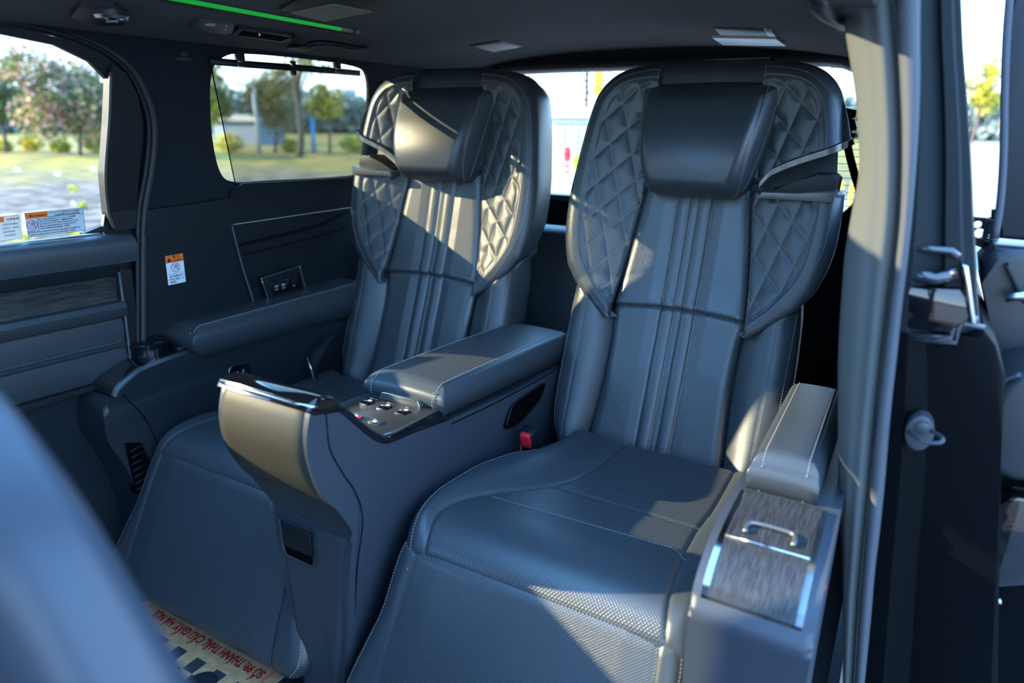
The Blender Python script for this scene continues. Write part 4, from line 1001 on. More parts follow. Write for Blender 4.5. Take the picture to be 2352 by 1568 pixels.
# the door's rear edge, frame above and lining below, deep along y
prism('window_frame', outline([(2330, -40), (2318, 60), (2312, 200), (2310, 330), (2306, 430), (2298, 500), (2290, 548), (2380, 556), (2420, 300), (2420, -40)], 1.42), 'y', 1.42, 1.46, M['soft'], sd, bev=.008, seg=3)
sweep('frame_seal', [P(u, v, 1.40) for u, v in smooth_poly([(2322, -40), (2312, 80), (2307, 220), (2305, 350), (2298, 460), (2285, 545)], 4)], circ(.006), M['greyrub'], sd)
lp_ = outline([(2252, 600), (2285, 565), (2400, 575), (2440, 700), (2440, 1150), (2330, 1150), (2300, 900), (2270, 720), (2256, 650)], 1.40)
prism('door_lining', lp_, 'y', 1.40, 1.52, M['soft_blue'], sd, bev=.02, seg=4)
prism('belt_line', outline([(2308, 612), (2318, 608), (2365, 690), (2350, 700)], 1.37), 'y', 1.37, 1.40, M['soft'], sd, bev=.004)
tube('inner_handle', [P(2308, 684, 1.36), P(2335, 680, 1.36), P(2400, 674, 1.36)], .0075, M['chrome_dull'], sd)
prism('armrest', outline([(2275, 960), (2300, 880), (2345, 860), (2450, 850), (2450, 1120), (2330, 1110), (2262, 1085), (2256, 1020)], 1.25), 'y', 1.25, 1.42, M['arm_dark'], sd, bev=.02, seg=4)
tube('armrest_piping', smooth_poly([P(2262, 1085, 1.25), P(2256, 1020, 1.25), P(2275, 960, 1.25), P(2300, 880, 1.25), P(2345, 860, 1.25)], 4), .004, M['soft_blue'], sd)
ar = outline([(2256, 1180), (2300, 1130), (2450, 1150), (2450, 1700), (2215, 1700), (2200, 1400), (2205, 1280)], 1.27)
prism('lower_door', ar, 'y', 1.27, 1.50, M['paint'], sd, bev=.02, seg=4)
prism('door_pocket', outline([(2262, 1180), (2330, 1140), (2440, 1160), (2440, 1340), (2300, 1350), (2235, 1340)], 1.255), 'y', 1.255, 1.30, M['piano'], sd, bev=.006, seg=2)
tube('chrome_strip', smooth_poly([P(2262, 1165, 1.25), P(2243, 1200, 1.25), P(2232, 1250, 1.25), P(2226, 1320, 1.25)], 5), .0045, M['chrome'], sd)
tube('pocket_edge', smooth_poly([P(2232, 1362, 1.25), P(2260, 1376, 1.25), P(2300, 1380, 1.25)], 4), .006, M['chrome_dull'], sd)
tube('pocket_edge', smooth_poly([P(2215, 1412, 1.25), P(2235, 1428, 1.25), P(2258, 1430, 1.25)], 4), .006, M['chrome_dull'], sd)
# roller arm between body and door
ra = thing('door_roller_arm', P(2260, 535, 1.5), 'black sliding door hinge arm with coil spring and two holes', 'hinge arm')
b0 = outline([(2232, 498), (2290, 503), (2296, 540), (2290, 562), (2262, 572), (2232, 560)], 1.5)
def hole(u, v, r): c_ = up(u, v, y=1.5); return [(float(c_[0])+r*math.cos(a), float(c_[2])+r*math.sin(a)) for a in np.linspace(0, 2*math.pi, 12, endpoint=False)]
polys = [[Vector((a, b, 0)) for a, b in b0]]+[[Vector((a, b, 0)) for a, b in hole(u, v, r)] for u, v, r in ((2246, 516, .007), (2250, 536, .009), (2276, 544, .007))]
tri = geometry.tessellate_polygon(polys); flat = [p for q in polys for p in q]; bm = bmesh.new(); vv = [bm.verts.new((p.x, 1.5, p.y)) for p in flat]
for t in tri: bm.faces.new([vv[i] for i in t])
r_ = bmesh.ops.extrude_face_region(bm, geom=bm.faces[:]); bmesh.ops.translate(bm, verts=[v for v in r_['geom'] if isinstance(v, bmesh.types.BMVert)], vec=(0, .012, 0))
bm_obj('arm_plate', bm, M['plastic'], ra, smooth=False)
cs = up(2282, 500, y=1.49); ce = up(2284, 555, y=1.49)
helix = [(float(cs[0])+.010*math.cos(a), 1.485+.010*math.sin(a), float(cs[2])+(float(ce[2])-float(cs[2]))*a/(2*math.pi*9)) for a in np.linspace(0, 2*math.pi*9, 160)]
tube('coil_spring', helix, .0022, M['steel'], ra, n=6)
tube('pivot_pin', [tuple(cs+[0, 0, .015]), tuple(ce-[0, 0, .012])], .006, M['plastic'], ra)
# ---------------------------------------------------------------- front seat close to the camera, out of focus
fs = thing('front_seat', (.36, .1, 0), 'blurred shoulder of the front seat close to the camera', 'car seat')
def fseat(x, root, hz=1.13):
    rows = []
    for z, w, t_ in [(.30,.25,.13),(.45,.27,.13),(.62,.278,.12),(.75,.268,.115),(.86,.232,.11),(.93,.195,.10),(.99,.155,.09),(1.035,.10,.075),(1.055,.03,.04)]:
        y1 = .30-.10*(z-.3)/.75
        rows.append([(x+w*math.copysign(abs(math.cos(a))**.6, math.cos(a)), y1-t_/2+t_/2*math.copysign(abs(math.sin(a))**.7, math.sin(a)), z) for a in np.linspace(0, 2*math.pi, 40, endpoint=False)])
    R2 = smooth_poly([np.array(r).ravel() for r in rows], 5).reshape(-1, 40, 3)
    grid('backrest', R2, M['seat_leather_front'], root, wrap=True, caps=True)
    hr = []
    for z, w, t_ in [(1.075,.03,.02),(1.085,.09,.06),(1.12,.115,.085),(1.18,.12,.09),(1.23,.11,.08),(1.255,.08,.05),(1.26,.03,.02)]:
        hr.append([(x+w*math.copysign(abs(math.cos(a))**.6, math.cos(a)), .115+t_/2*math.copysign(abs(math.sin(a))**.7, math.sin(a)), z) for a in np.linspace(0, 2*math.pi, 30, endpoint=False)])
    H2 = smooth_poly([np.array(r).ravel() for r in hr], 4).reshape(-1, 30, 3)
    grid('headrest', H2, M['seat_leather_front'], root, wrap=True, caps=True)
    for s in (-.05, .05): tube('headrest_post', [(x+s, .12, 1.0), (x+s, .117, 1.10)], .006, M['chrome'], root)
    box('seat_cushion', x-.25, x+.25, -.42, .12, .22, .42, M['seat_leather_front'], root, bev=.05, seg=4)
fseat(FSX, fs)
fs.location.x += 0
# ---------------------------------------------------------------- overhead fittings
def onceil(u, v, off=0.0):
    d = up(u, v, z=1.5)-CAM; d = d/np.linalg.norm(d); lo_, hi_ = .3, 4.0
    for _ in range(40):
        md = (lo_+hi_)/2; p = CAM+d*md
        if p[2] > float(zceil(p[0], p[1]))-off: hi_ = md
        else: lo_ = md
    return CAM+d*lo_
def ceil_plate(name, pts, matl, parent, th=.006, off=.001, bev=.0015):
    Q = [onceil(u, v, off) for u, v in pts]; bm = bmesh.new()
    lo = [bm.verts.new(q-np.array([0, 0, th])) for q in Q]; hi = [bm.verts.new(q+np.array([0, 0, .004])) for q in Q]; n = len(Q)
    f = bm.faces.new(lo); bm.faces.new(hi[::-1])
    for i in range(n): bm.faces.new((lo[i], hi[i], hi[(i+1) % n], lo[(i+1) % n]))
    if bev: bmesh.ops.bevel(bm, geom=list(f.edges), offset=bev, segments=2, profile=.5, affect='EDGES')
    return bm_obj(name, bm, matl, parent, auto=30)
# green light guide
g = thing('ambient_light_strip', tuple(onceil(600, 36)), 'long green glowing light strip in the dark headliner', 'light strip')
a0, a1 = onceil(300, -22, .004), onceil(800, 70, .004)
line = [a0+(a1-a0)*t for t in np.linspace(0, 1, 20)]; line = [np.array([p[0], p[1], float(zceil(p[0], p[1]))-.003]) for p in line]
tube('housing', [p+np.array([-.006, 0, .004]) for p in line]+[line[-1]+np.array([0, .02, .004])], .0125, M['plastic'], g)
tube('light_guide', line[:-1], .0062, M['led'], g, n=10)
e1 = onceil(824, 73, .004); tube('guide_tip', [line[-2], (line[-1]*.5+e1*.5), e1], .0066, M['ledtip'], g, n=10)
# ball air nozzle at far left
vt = thing('air_nozzle', tuple(onceil(255, 35)), 'round swivelling air nozzle in roof panel above far door window', 'air vent')
ceil_plate('nozzle_panel', [(160, 30), (185, 0), (260, 4), (292, 22), (285, 48), (240, 52), (200, 44)], M['soft'], vt, th=.008)
c = onceil(255, 32, .010)
lathe('nozzle_ring', [(.020, .010), (.030, .006), (.032, -.004), (.028, -.010), (.022, -.008), (.018, .0)], c, M['chrome_dull'], vt)
o = lathe('nozzle_ball', [(.0, -.012), (.010, -.011), (.017, -.006), (.020, .002), (.016, .008), (0, .01)], c, M['piano'], vt)
box('nozzle_vane', c[0]-.012, c[0]+.012, c[1]-.003, c[1]+.003, c[2]-.016, c[2]-.008, M['silver'], vt, bev=.001, rot=Matrix.Rotation(.6, 3, 'Z'))
# reading lamp and vent unit
rl = thing('roof_lamp_unit', tuple(onceil(560, 66)), 'slim reading lamp and air vent unit under the green strip', 'reading lamp')
ceil_plate('lamp_plate', [(437, 56), (458, 42), (538, 52), (534, 70), (515, 74), (450, 64)], M['grey_print2'], rl, th=.006)
lathe('lamp_lens', [(0, -.004), (.010, -.003), (.013, .0), (.013, .004)], onceil(481, 56, .006), M['lens'], rl, n=20)
lathe('lamp_button', [(0, -.003), (.0022, -.003), (.0026, .0)], onceil(520, 58, .006), M['lens'], rl, n=10)
lathe('lamp_button', [(0, -.003), (.0022, -.003), (.0026, .0)], onceil(517, 66, .006), M['lens'], rl, n=10)
ceil_plate('vent_frame', [(532, 74), (548, 58), (678, 76), (668, 88), (646, 92)], M['plastic'], rl, th=.007)
ceil_plate('vent_opening', [(545, 72), (556, 63), (664, 79), (645, 87)], M['dark'], rl, th=.009)
lathe('vent_knob', [(0, -.010), (.003, -.009), (.004, -.004)], onceil(595, 73, .006), M['chrome_dull'], rl, n=10)
# dome lamp near the top
dl = thing('dome_lamp', tuple(onceil(762, 18)), 'beige dome lamp near the top, right of the green strip', 'dome lamp')
ceil_plate('lamp_bezel', [(642, 16), (690, -10), (860, -10), (878, 12), (866, 20), (745, 42)], M['plastic'], dl, th=.006)
ceil_plate('lamp_cover', [(668, 20), (765, 0), (852, 17), (745, 40)], M['lens_warm'], dl, th=.010)
# small speaker grille
sg = thing('roof_speaker_grille', tuple(onceil(1140, 105)), 'small grey grille in the headliner above the gap between seats', 'speaker grille')
ceil_plate('grille', [(1082, 103), (1150, 95), (1197, 105), (1135, 117)], M['grey_print2'], sg, th=.004)
ceil_plate('grille_frame', [(1078, 104), (1150, 93), (1201, 105), (1135, 119)], M['plastic'], sg, th=.002)
# rear reading lamps
l2 = thing('rear_roof_lamp', tuple(onceil(1720, 84)), 'pale rectangular roof lamp above the nearest seat', 'roof lamp')
ceil_plate('lamp_recess', [(1640, 63), (1765, 67), (1780, 80), (1655, 78)], M['grey_print2'], l2, th=.003)
ceil_plate('recess_frame', [(1755, 66), (1772, 68), (1782, 80), (1765, 80)], M['lens'], l2, th=.004)
ceil_plate('lamp_lens', [(1636, 82), (1783, 84), (1806, 101), (1660, 99)], M['lens_bright'], l2, th=.006)
# grab handles
def handle(pts, label, nm='grab_handle', matl=None, r=.010, off=.035):
    h = thing(nm, tuple(onceil(*pts[len(pts)//2])), label, 'grab handle'); Q = []
    for i, (u, v, o_) in enumerate([(p[0], p[1], off if 0 < i < len(pts)-1 else .0) for i, p in enumerate(pts)]): Q.append(onceil(u, v, o_))
    sweep('grip', smooth_poly(Q, 5), circ(r*1.4, 12, r*.8), matl or M['soft'], h, upv=(0, 0, 1))
    for q in (Q[0], Q[-1]): lathe('mount', [(0, -.006), (.016, -.005), (.018, .004)], q, M['plastic'], h, n=16)
    return h
handle([(672, 108), (700, 110), (725, 100), (770, 102), (820, 112), (836, 112)], 'black grab handle above the sunshade window')
handle([(1862, -30), (1880, 10), (1905, 40), (1940, 62)], 'black grab handle at top near the right pillar', matl=M['soft_blue'], r=.009, off=.02)
# airbag embossing on the far pillar
LEANP = ((-.797, 0, 1.0), (1, 0, -.25))
def wallp(u, v, off=.002): return up(u, v, lean=((-.80+off, 0, 1.0), (1, 0, -.25)))
UPW = np.array([.25, 0, 1.0])
text_mesh('srs_lettering', 'SRS', .013, wallp(414, 128, .002), (0, 1, 0), UPW, M['grey_print'], bpy.data.objects['wall_left'])
text_mesh('airbag_lettering', 'AIRBAG', .012, wallp(405, 138, .002), (0, 1, 0), UPW, M['grey_print'], bpy.data.objects['wall_left'])
# ---------------------------------------------------------------- sunshade on the quarter window
ss = thing('window_sunshade', tuple(wallp(650, 300, .01)), 'pulled-up mesh sunshade covering the far quarter window', 'sunshade')
def wq(y, z, off=.008): return np.array([-(float(wx(z))-off), y, z])
cl = [wallp(u, v, .006) for u, v in ((484, 150), (505, 255), (530, 370), (543, 424))]; 
tl = wallp(484, 150, .006); tr_ = wallp(828, 172, .006); bl_ = wallp(541, 426, .006); br_ = wallp(870, 405, .006)
n1, n2 = 20, 30; Vv, UV = [], []
for i in range(n1):
    s = i/(n1-1); L_ = tl+(bl_-tl)*s; R2 = np.array([tr_[0]+(br_[0]-tr_[0])*s, tr_[1]+.0+(1.86-tr_[1])*min(1, s*3), tr_[2]+(br_[2]-tr_[2])*s])
    row = [L_+(R2-L_)*t for t in np.linspace(0, 1, n2)]; Vv.append(row); UV.append([(p[1], p[2]) for p in row])
grid('shade_mesh', Vv, M['screen'], ss, uv=UV)
tube('mesh_edge', [tl, bl_], .0016, M['dark'], ss, n=6)
tube('mesh_hem', [bl_+np.array([.001, 0, .004]), br_+np.array([.001, 0, .004])], .0016, M['dark'], ss, n=6)
sweep('pull_bar', [wallp(482, 140, .012), wallp(560, 147, .012), wallp(700, 157, .012), wallp(826, 168, .012)], [(-.004, -.0085), (.004, -.0085), (.004, .0085), (-.004, .0085)], M['plastic'], ss)
tb = wallp(672, 152, .02); box('pull_tab', tb[0]-.006, tb[0]+.008, tb[1]-.007, tb[1]+.007, tb[2]-.024, tb[2]+.014, M['plastic'], ss, bev=.003)
for u, v in ((552, 138), (775, 155)):
    p = wallp(u, v, .014)
    hk = box('shade_hook', p[0]-.008, p[0]+.006, p[1]-.012, p[1]+.012, p[2]-.004, p[2]+.024, M['plastic'], ss, bev=.003)
    q = p+np.array([.004, .0, -.010]); tube('hook_ring', [q+np.array([0, -.013, .006]), q+np.array([0, -.013, -.006]), q+np.array([0, .013, -.006]), q+np.array([0, .013, .006]), q+np.array([0, -.013, .006])], .0022, M['chrome'], hk, n=6)
# ---------------------------------------------------------------- stickers
def sticker(name, y0, z0, w, h, off, label, slope=0.0, flat=True):
    x = -(float(wx(z0))-off); root = thing(name, (x, y0, z0), label, 'warning label'); return root
def card(name, y0, y1, z0, z1, off, matl, parent, xw=None, slope=0):
    Q = []
    for y, z in ((y0, z0), (y1, z0), (y1, z1), (y0, z1)): zz = z+slope*(y-.8); Q.append((-(float(xw(zz) if xw else wx(zz))-off), y, zz))
    Q2 = [(q[0]-.0005, q[1], q[2]) for q in Q]
    return mesh(name, Q+Q2, [(0, 1, 2, 3), (7, 6, 5, 4), (0, 4, 5, 1), (1, 5, 6, 2), (2, 6, 7, 3), (3, 7, 4, 0)], matl, parent, smooth=False)
def prohibition(parent, y, z, r, xx, up_):
    n = 40; pts = []
    ring = [np.array([xx(z+r*math.sin(a)), y+r*math.cos(a), z+r*math.sin(a)]) for a in np.linspace(0, 2*math.pi, n)]
    tube('prohibition_ring', ring, r*.055, M['pinkred'], parent, n=6, upv=(1, 0, 0))
    hand = [(-.55,-.15),(-.45,-.28),(-.2,-.60),(.15,-.62),(.45,-.5),(.55,-.1),(.55,.45),(.45,.6),(.3,.72),(.1,.72),(-.05,.6),(-.05,.1),(-.2,-.05),(-.42,-.02)]
    tube('hand_symbol', [np.array([xx(z+b*r)+.0003, y+a*r, z+b*r]) for a, b in hand+[hand[0]]], r*.04, M['tealprint'], parent, n=5, upv=(1, 0, 0))
    for k in range(4):
        a = .02+.14*k; tube('finger_line', [np.array([xx(z+r*.1)+.0003, y+a*r, z+.05*r]), np.array([xx(z+r*.65)+.0003, y+a*r, z+.66*r])], r*.03, M['tealprint'], parent, n=4, upv=(1, 0, 0))
    tube('prohibition_bar', [np.array([xx(z+r*.68)+.0006, y-.70*r, z+.70*r]), np.array([xx(z-r*.68)+.0006, y+.70*r, z-.70*r])], r*.055, M['pinkred'], parent, n=6, upv=(1, 0, 0))
def lines(parent, y0, y1, z1, rows, size, off, matl, xw, words):
    for k in range(rows):
        z = z1-size*1.25*k; text_mesh('small_print', words[k % len(words)], size, (-(float(xw(z))-off), y0, z), (0, 1, 0), UPV, matl, parent, sx=1)
flatw = lambda z: .812
UPV = np.array([0., 0, 1.0])
# pillar sticker
s1 = thing('warning_label', (-.785, 1.107, .83), 'orange and white warning sticker on the dark pillar', 'warning label')
pw = lambda z: float(wx(z))-.012
y0, y1, z0, z1 = 1.085, 1.137, .793, .872
card('sticker_paper', y0, y1, z0, z1, .0008, M['label'], s1, pw); card('orange_header', y0, y1, z1-.020, z1, .0012, M['orange'], s1, pw)
xx = lambda z: -(pw(z)-.0016)
text_mesh('warning_heading', 'WARNING', .0060, (xx(.856)+.0004, y0+.0185, .8545), (0, 1, 0), UPV, M['ink'], s1)
text_mesh('chinese_heading', '警 告', .0085, (xx(.865)+.0004, y0+.021, .8635), (0, 1, 0), UPV, M['ink'], s1)
mesh('alert_triangle', [(xx(.855), y0+.004, .8545), (xx(.855), y0+.016, .8545), (xx(.86), y0+.010, .8665)], [(0, 1, 2)], M['ink'], s1, smooth=False)
prohibition(s1, (y0+y1)/2, .838, .0125, xx, 0)
tube('divider', [(xx(.82), y0+.001, .8215), (xx(.82), y1-.001, .8215)], .0003, M['ink'], s1, n=4)
for k, t_ in enumerate(('请不要靠近车门', '的开口部位，以', '免受伤。')): text_mesh('small_print', t_, .0062, (xx(.81)+.0003, y0+.005, .8125-.0078*k), (0, 1, 0), UPV, M['ink'], s1)
# window labels
gw = lambda z: .8105-(z-.962)*.109
xg = lambda z: -(gw(z)-.0016)
s2 = thing('warning_label', (-.80, .84, .99), 'wide grey sliding door warning label on the far window', 'warning label')
y0, y1, z0, z1 = .778, .904, .962, 1.016
card('sticker_paper', y0, y1, z0, z1, .0008, M['label_grey'], s2, gw); card('orange_header', y0, y0+.047, z1-.013, z1, .0014, M['orange'], s2, gw)
for q in (((y0, z0), (y1, z0)), ((y1, z0), (y1, z1)), ((y0, z1), (y1, z1)), ((y0, z0), (y0, z1)), ((y0+.047, z1-.013), (y1, z1-.013)), ((y0+.024, z1-.013), (y0+.024, z0+.013)), ((y0, z0+.013), (y0+.024, z0+.013))):
    tube('border_line', [(xg(b), a, b) for a, b in q], .0004, M['ink'], s2, n=4)
text_mesh('orange_heading', '警告 WARNING', .0062, (xg(1.008)+.0006, y0+.008, z1-.0095), (0, 1, 0), UPW, M['ink'], s2, sx=.8)
text_mesh('label_title', 'スライドドア SLIDING DOOR 滑动门', .0052, (xg(1.01)+.0004, y0+.049, z1-.0062), (0, 1, 0), UPW, M['ink'], s2, sx=.82)
text_mesh('label_title', 'СДВИЖНАЯ ДВЕРЬ', .0060, (xg(1.0)+.0004, y0+.060, z1-.0122), (0, 1, 0), UPW, M['ink'], s2)
prohibition(s2, y0+.012, .989, .0105, xg, 0)
W_ = ['窓からの顔や手や物を出さないでください。重大な傷害', 'を受けるおそれがあり危険です。開閉時は手を添え', 'TAKE CARE NOT TO PUT HANDS OR HEAD OUT OF THE', 'WINDOW WHEN OPENING OR CLOSING THE DOOR', '开关车门时请勿将手或头伸出窗外，以免受伤']
for k, t_ in enumerate(W_): text_mesh('small_print', t_, .0042, (xg(.99)+.0004, y0+.026, z1-.0185-.0050*k), (0, 1, 0), UPW, M['ink'], s2, sx=.78)
for k, t_ in enumerate(('НЕ СУЙТЕ РУКИ В ДВЕРНОЙ ПРОЕМ, КОГДА ДВЕРЬ ОТКРЫВАЕТСЯ', 'СДВИЖНАЯ ДВЕРЬ МОЖЕТ НАНЕСТИ СЕРЬЕЗНЫЕ ТРАВМЫ')): text_mesh('small_print', t_, .0042, (xg(.97)+.0004, y0+.002, z0+.0085-.0052*k), (0, 1, 0), UPW, M['ink'], s2, sx=.80)
s3 = thing('warning_label', (-.80, .75, .99), 'cream warning label at the left edge of the far window', 'warning label')
y0, y1, z0, z1 = .690, .766, .962, 1.014
card('sticker_paper', y0, y1, z0, z1, .0008, M['label_cream'], s3, gw); card('red_header', y0, y0+.046, z1-.012, z1-.001, .0014, M['orange'], s3, gw)
tube('border_line', [(xg(z0), y0, z0), (xg(z0), y1, z0), (xg(z1), y1, z1), (xg(z1), y0, z1)], .0004, M['ink'], s3, n=4)
text_mesh('label_title', '注意事项', .0062, (xg(1.0)+.0004, y0+.050, z1-.0095), (0, 1, 0), UPW, M['redprint'], s3)
for k, t_ in enumerate(('儿童乘车时请特别', '注意安全，请勿将', '身体伸出窗外', '以免发生危险')): text_mesh('small_print', t_, .0050, (xg(.99)+.0004, y0+.040, z1-.0195-.0078*k), (0, 1, 0), UPW, M['grey_print3'], s3, sx=.8)
# ---------------------------------------------------------------- socket panel
op = thing('socket_panel', (-.79, 1.46, .72), 'silver-rimmed socket panel with two charging ports on far wall', 'socket panel')
cor = [(1.374, .757), (1.530, .768), (1.550, .676), (1.398, .672)]
cr_ = smooth_poly([(1.378, .752), (1.382, .758), (1.45, .763), (1.526, .768), (1.532, .764), (1.541, .72), (1.551, .681), (1.547, .676), (1.47, .673), (1.404, .672), (1.398, .677), (1.388, .715)], 3, closed=True)
prism('bezel', [tuple(q) for q in cr_], 'x', -.800, -.783, M['plastic'], op, bev=.002)
tube('bezel_rim', [(-.783, a, b) for a, b in cr_]+[(-.783, cr_[0][0], cr_[0][1])], .0018, M['chrome_dull'], op, n=6, upv=(1, 0, 0))
prism('port_face', [(1.408, .738), (1.528, .745), (1.532, .700), (1.415, .695)], 'x', -.784, -.7815, M['piano'], op, bev=.001)
for a in (1.418, 1.446):
    pt = box('charging_port', -.7818, -.7805, a, a+.023, .705, .735, M['piano'], op, bev=.001)
    text_mesh('rating_lettering', '2.1A', .0062, (-.7800, a+.004, .711), (0, 1, .04), UPV, M['white_print'], pt)
    for b in (0, .0065): tube('port_symbol', [(-.7802, a+.004+b, .722), (-.7802, a+.010+b, .7222), (-.7802, a+.010+b, .7252), (-.7802, a+.004+b, .725), (-.7802, a+.004+b, .722)], .0006, M['white_print'], pt, n=4, upv=(1, 0, 0))
jk = lathe('audio_jack', [(0, .001), (.004, .001), (.008, .0015), (.012, .0005)], (-.7818, 1.502, .727), M['plastic'], op, n=20, axis='x')
text_mesh('volume_lettering', 'VOL', .0055, (-.7805, 1.494, .710), (0, 1, .04), UPV, M['grey_label'], op)
# ---------------------------------------------------------------- paper mat on the floor
pm = thing('paper_floor_mat', (-.42, .75, .002), 'brown paper mat with upside-down red lettering on the carpet', 'floor mat')
E1 = up(345, 1385, z=.003); E2 = up(640, 1555, z=.003)
d1 = (E2-E1)/np.linalg.norm(E2-E1); d1[2] = 0; d2 = np.array([d1[1], -d1[0], 0.])       # d2 towards the camera's end
if d2[1] > 0: d2 = -d2
A0 = E1-d1*.02
def pp(a, b, h=0): return A0+d1*a+d2*b+np.array([0, 0, h])
Lw = float(np.linalg.norm(E2-E1))+.03
q = [pp(0, -.10), pp(Lw, -.10), pp(Lw, .45), pp(0, .45)]
mesh('paper', [tuple(v) for v in q]+[tuple(v-np.array([0, 0, .001])) for v in q], [(3, 2, 1, 0), (4, 5, 6, 7), (0, 1, 5, 4), (1, 2, 6, 5), (2, 3, 7, 6), (3, 0, 4, 7)], M['paper'], pm, smooth=False)
txt = text_mesh('address_lettering', 'SỐ 99; THÀNH THÁI, CẦU GIẤY, HÀ NỘI.', .034, pp(Lw-.044, .005, .0012), -d1, d2, M['redprint'], pm, bold=.018)
wt = max((v.co-Vector(pp(Lw-.044, .005, .0012))).length for v in txt.data.vertices)
k_ = (Lw-.052-.055)/wt
o_ = Vector(pp(Lw-.044, .005, .0012))
for v in txt.data.vertices:
    w_ = v.co-o_; al = w_.dot(Vector(-d1)); v.co = v.co+Vector(-d1)*al*(k_-1)
for a in (.030, Lw-.030): tube('border_line', [pp(a, -.09, .0006), pp(a, .06, .0006)], .0012, M['redprint'], pm, n=4)
def quad(name, a0, a1, b0, b1, matl):
    mesh(name, [pp(a0, b0, .0007), pp(a1, b0, .0007), pp(a1, b1, .0007), pp(a0, b1, .0007)], [(3, 2, 1, 0)], matl, pm, smooth=False)
for i in range(0, 14):
    for j in range(4):
        a = .046+i*.0355
        if (i+j) % 2 == 1 and a+.0355 < Lw-.03: quad('printed_square', a, a+.034, .057+.040*j, .096+.040*j, M['paperblack'])
for a, b in ((.150, .105), (.372, .115)):
    mesh('footprint', [pp(a+.038*math.cos(t_), b+.048*math.sin(t_), .0012) for t_ in np.linspace(0, 2*math.pi, 30, endpoint=False)], [tuple(range(30))], M['carpet'], pm, smooth=False)
# ---------------------------------------------------------------- outdoors
GZ = -.38
def gp(u, v): return up(u, v, z=GZ)
bm = bmesh.new(); s_ = 260
vs_ = [bm.verts.new(p) for p in ((-s_, -s_, GZ), (s_, -s_, GZ), (s_, s_, GZ), (-s_, s_, GZ))]; bm.faces.new(vs_)
o = bm_obj('ground', bm, M['ground'], None, smooth=False); tag(o, kind='structure')
o = box('paved_road', 1.2, 60, -30, 120, GZ+.002, GZ+.02, M['concrete'], None, bev=0); tag(o, kind='structure')
o = box('paved_yard', -3.5, 40, 4.0, 16.5, GZ+.004, GZ+.025, M['concrete'], None, bev=0); tag(o, kind='structure')
def crown(name, blobs, n, size, mats, parent, seed, frac=.25):
    r = np.random.default_rng(seed); V, Fc, MI = [], [], []
    tot = sum(b[3]**2 for b in blobs)
    for bx_, by_, bz_, br in blobs:
        k = int(n*br**2/tot)
        d = r.normal(size=(k, 3)); d /= np.linalg.norm(d, axis=1)[:, None]; rad = br*r.random(k)**.28
        c = np.array([bx_, by_, bz_])+d*rad[:, None]*np.array([1, 1, .85])
        for p in c:
            a = r.normal(size=3); a /= np.linalg.norm(a); b = np.cross(a, r.normal(size=3)); b /= np.linalg.norm(b); s = size*(.6+.8*r.random())
            i0 = len(V); V += [p-a*s, p-b*s*.55, p+a*s, p+b*s*.55]; Fc.append((i0, i0+1, i0+2, i0+3)); MI.append(1 if (len(mats) > 1 and r.random() < frac) else 0)
    o = mesh(name, V, Fc, None, parent, smooth=False)
    for m_ in mats: o.data.materials.append(m_)
    o.data.polygons.foreach_set('material_index', MI); return o
def tree(u, v, vt, wpx, label, mats, name='tree', seed=1, dist=None, group=None, n=5000, crown_from=.3, trunk=.11, frac=.25, leaf=.13, lean=0.0):
    b = gp(u, v); d = np.linalg.norm(b[:2]-CAM[:2]); tp_ = up(u, vt, lean=(b, (RM[2][0], RM[2][1], 0)))
    H = float(tp_[2]-b[2]); w = wpx*d/F*1.0
    root = thing(name, tuple(map(float, b)), label, 'tree', group)
    rg = random.Random(seed); c0 = H*crown_from
    tube('trunk', smooth_poly([b, b+[.05*w, 0, H*.25], b+[lean*w, .05, H*.55], b+[lean*w, 0, H*.85]], 4), trunk*H/6, M['bark'], root, n=8, upv=(0, 1, 0), scale=np.linspace(1.2, .35, 13))
    blobs = []
    for k in range(11):
        a = rg.random()*6.28; h = c0+(H-c0)*(.15+.72*rg.random()); rr_ = w*.5*(1-.55*abs((h-c0)/(H-c0)-.42))*(.3+.45*rg.random())
        q = w*.5*(.15+.55*rg.random()); blobs.append((b[0]+q*math.cos(a), b[1]+q*math.sin(a), b[2]+h, max(rr_, .25*w*.5)))
    blobs.append((b[0], b[1], b[2]+c0+(H-c0)*.5, w*.33))
    for k in range(4):
        q = blobs[k]; tube('branch', [b+[0, 0, H*.4], (b+[0, 0, H*.5])*.5+np.array(q[:3])*.5, np.array(q[:3])], trunk*H/6*.35, M['bark'], root, n=5, upv=(.3, 1, .1))
    crown('foliage', blobs, n, leaf*H/6, mats, root, seed, frac)
    return root
Lf, Pk, Ye, Ol = M['leaf'], M['leaf_pink'], M['leaf_yellow'], M['leaf_olive']
tree(185, 357, 112, 200, 'broad green tree with pink blossom behind the far door window', [Lf, Pk], seed=3, n=9000, frac=.30, crown_from=.22)
tree(15, 350, 130, 120, 'dark green tree at the left edge of the photo', [Lf, Ol], seed=5, n=5000, frac=.1, crown_from=.25)
tree(480, 348, 120, 120, 'green tree beside the sunshade\'s slanted front edge', [Lf, Ye], seed=8, n=4500, frac=.2, crown_from=.2)
tree(632, 350, 165, 150, 'olive tree behind the sunshade mesh, left of the tall trunk', [Ol, Lf], seed=11, n=5500, frac=.3, crown_from=.25)
tree(690, 360, 60, 190, 'tall tree with thick leaning trunk seen through the sunshade', [Ol, Lf], seed=14, n=1500, frac=.3, crown_from=.72, trunk=.16)
tree(757, 351, 190, 85, 'small golden tree seen through the sunshade, right side', [Ye, Ol], seed=17, n=1600, frac=.5, crown_from=.45, leaf=.16)
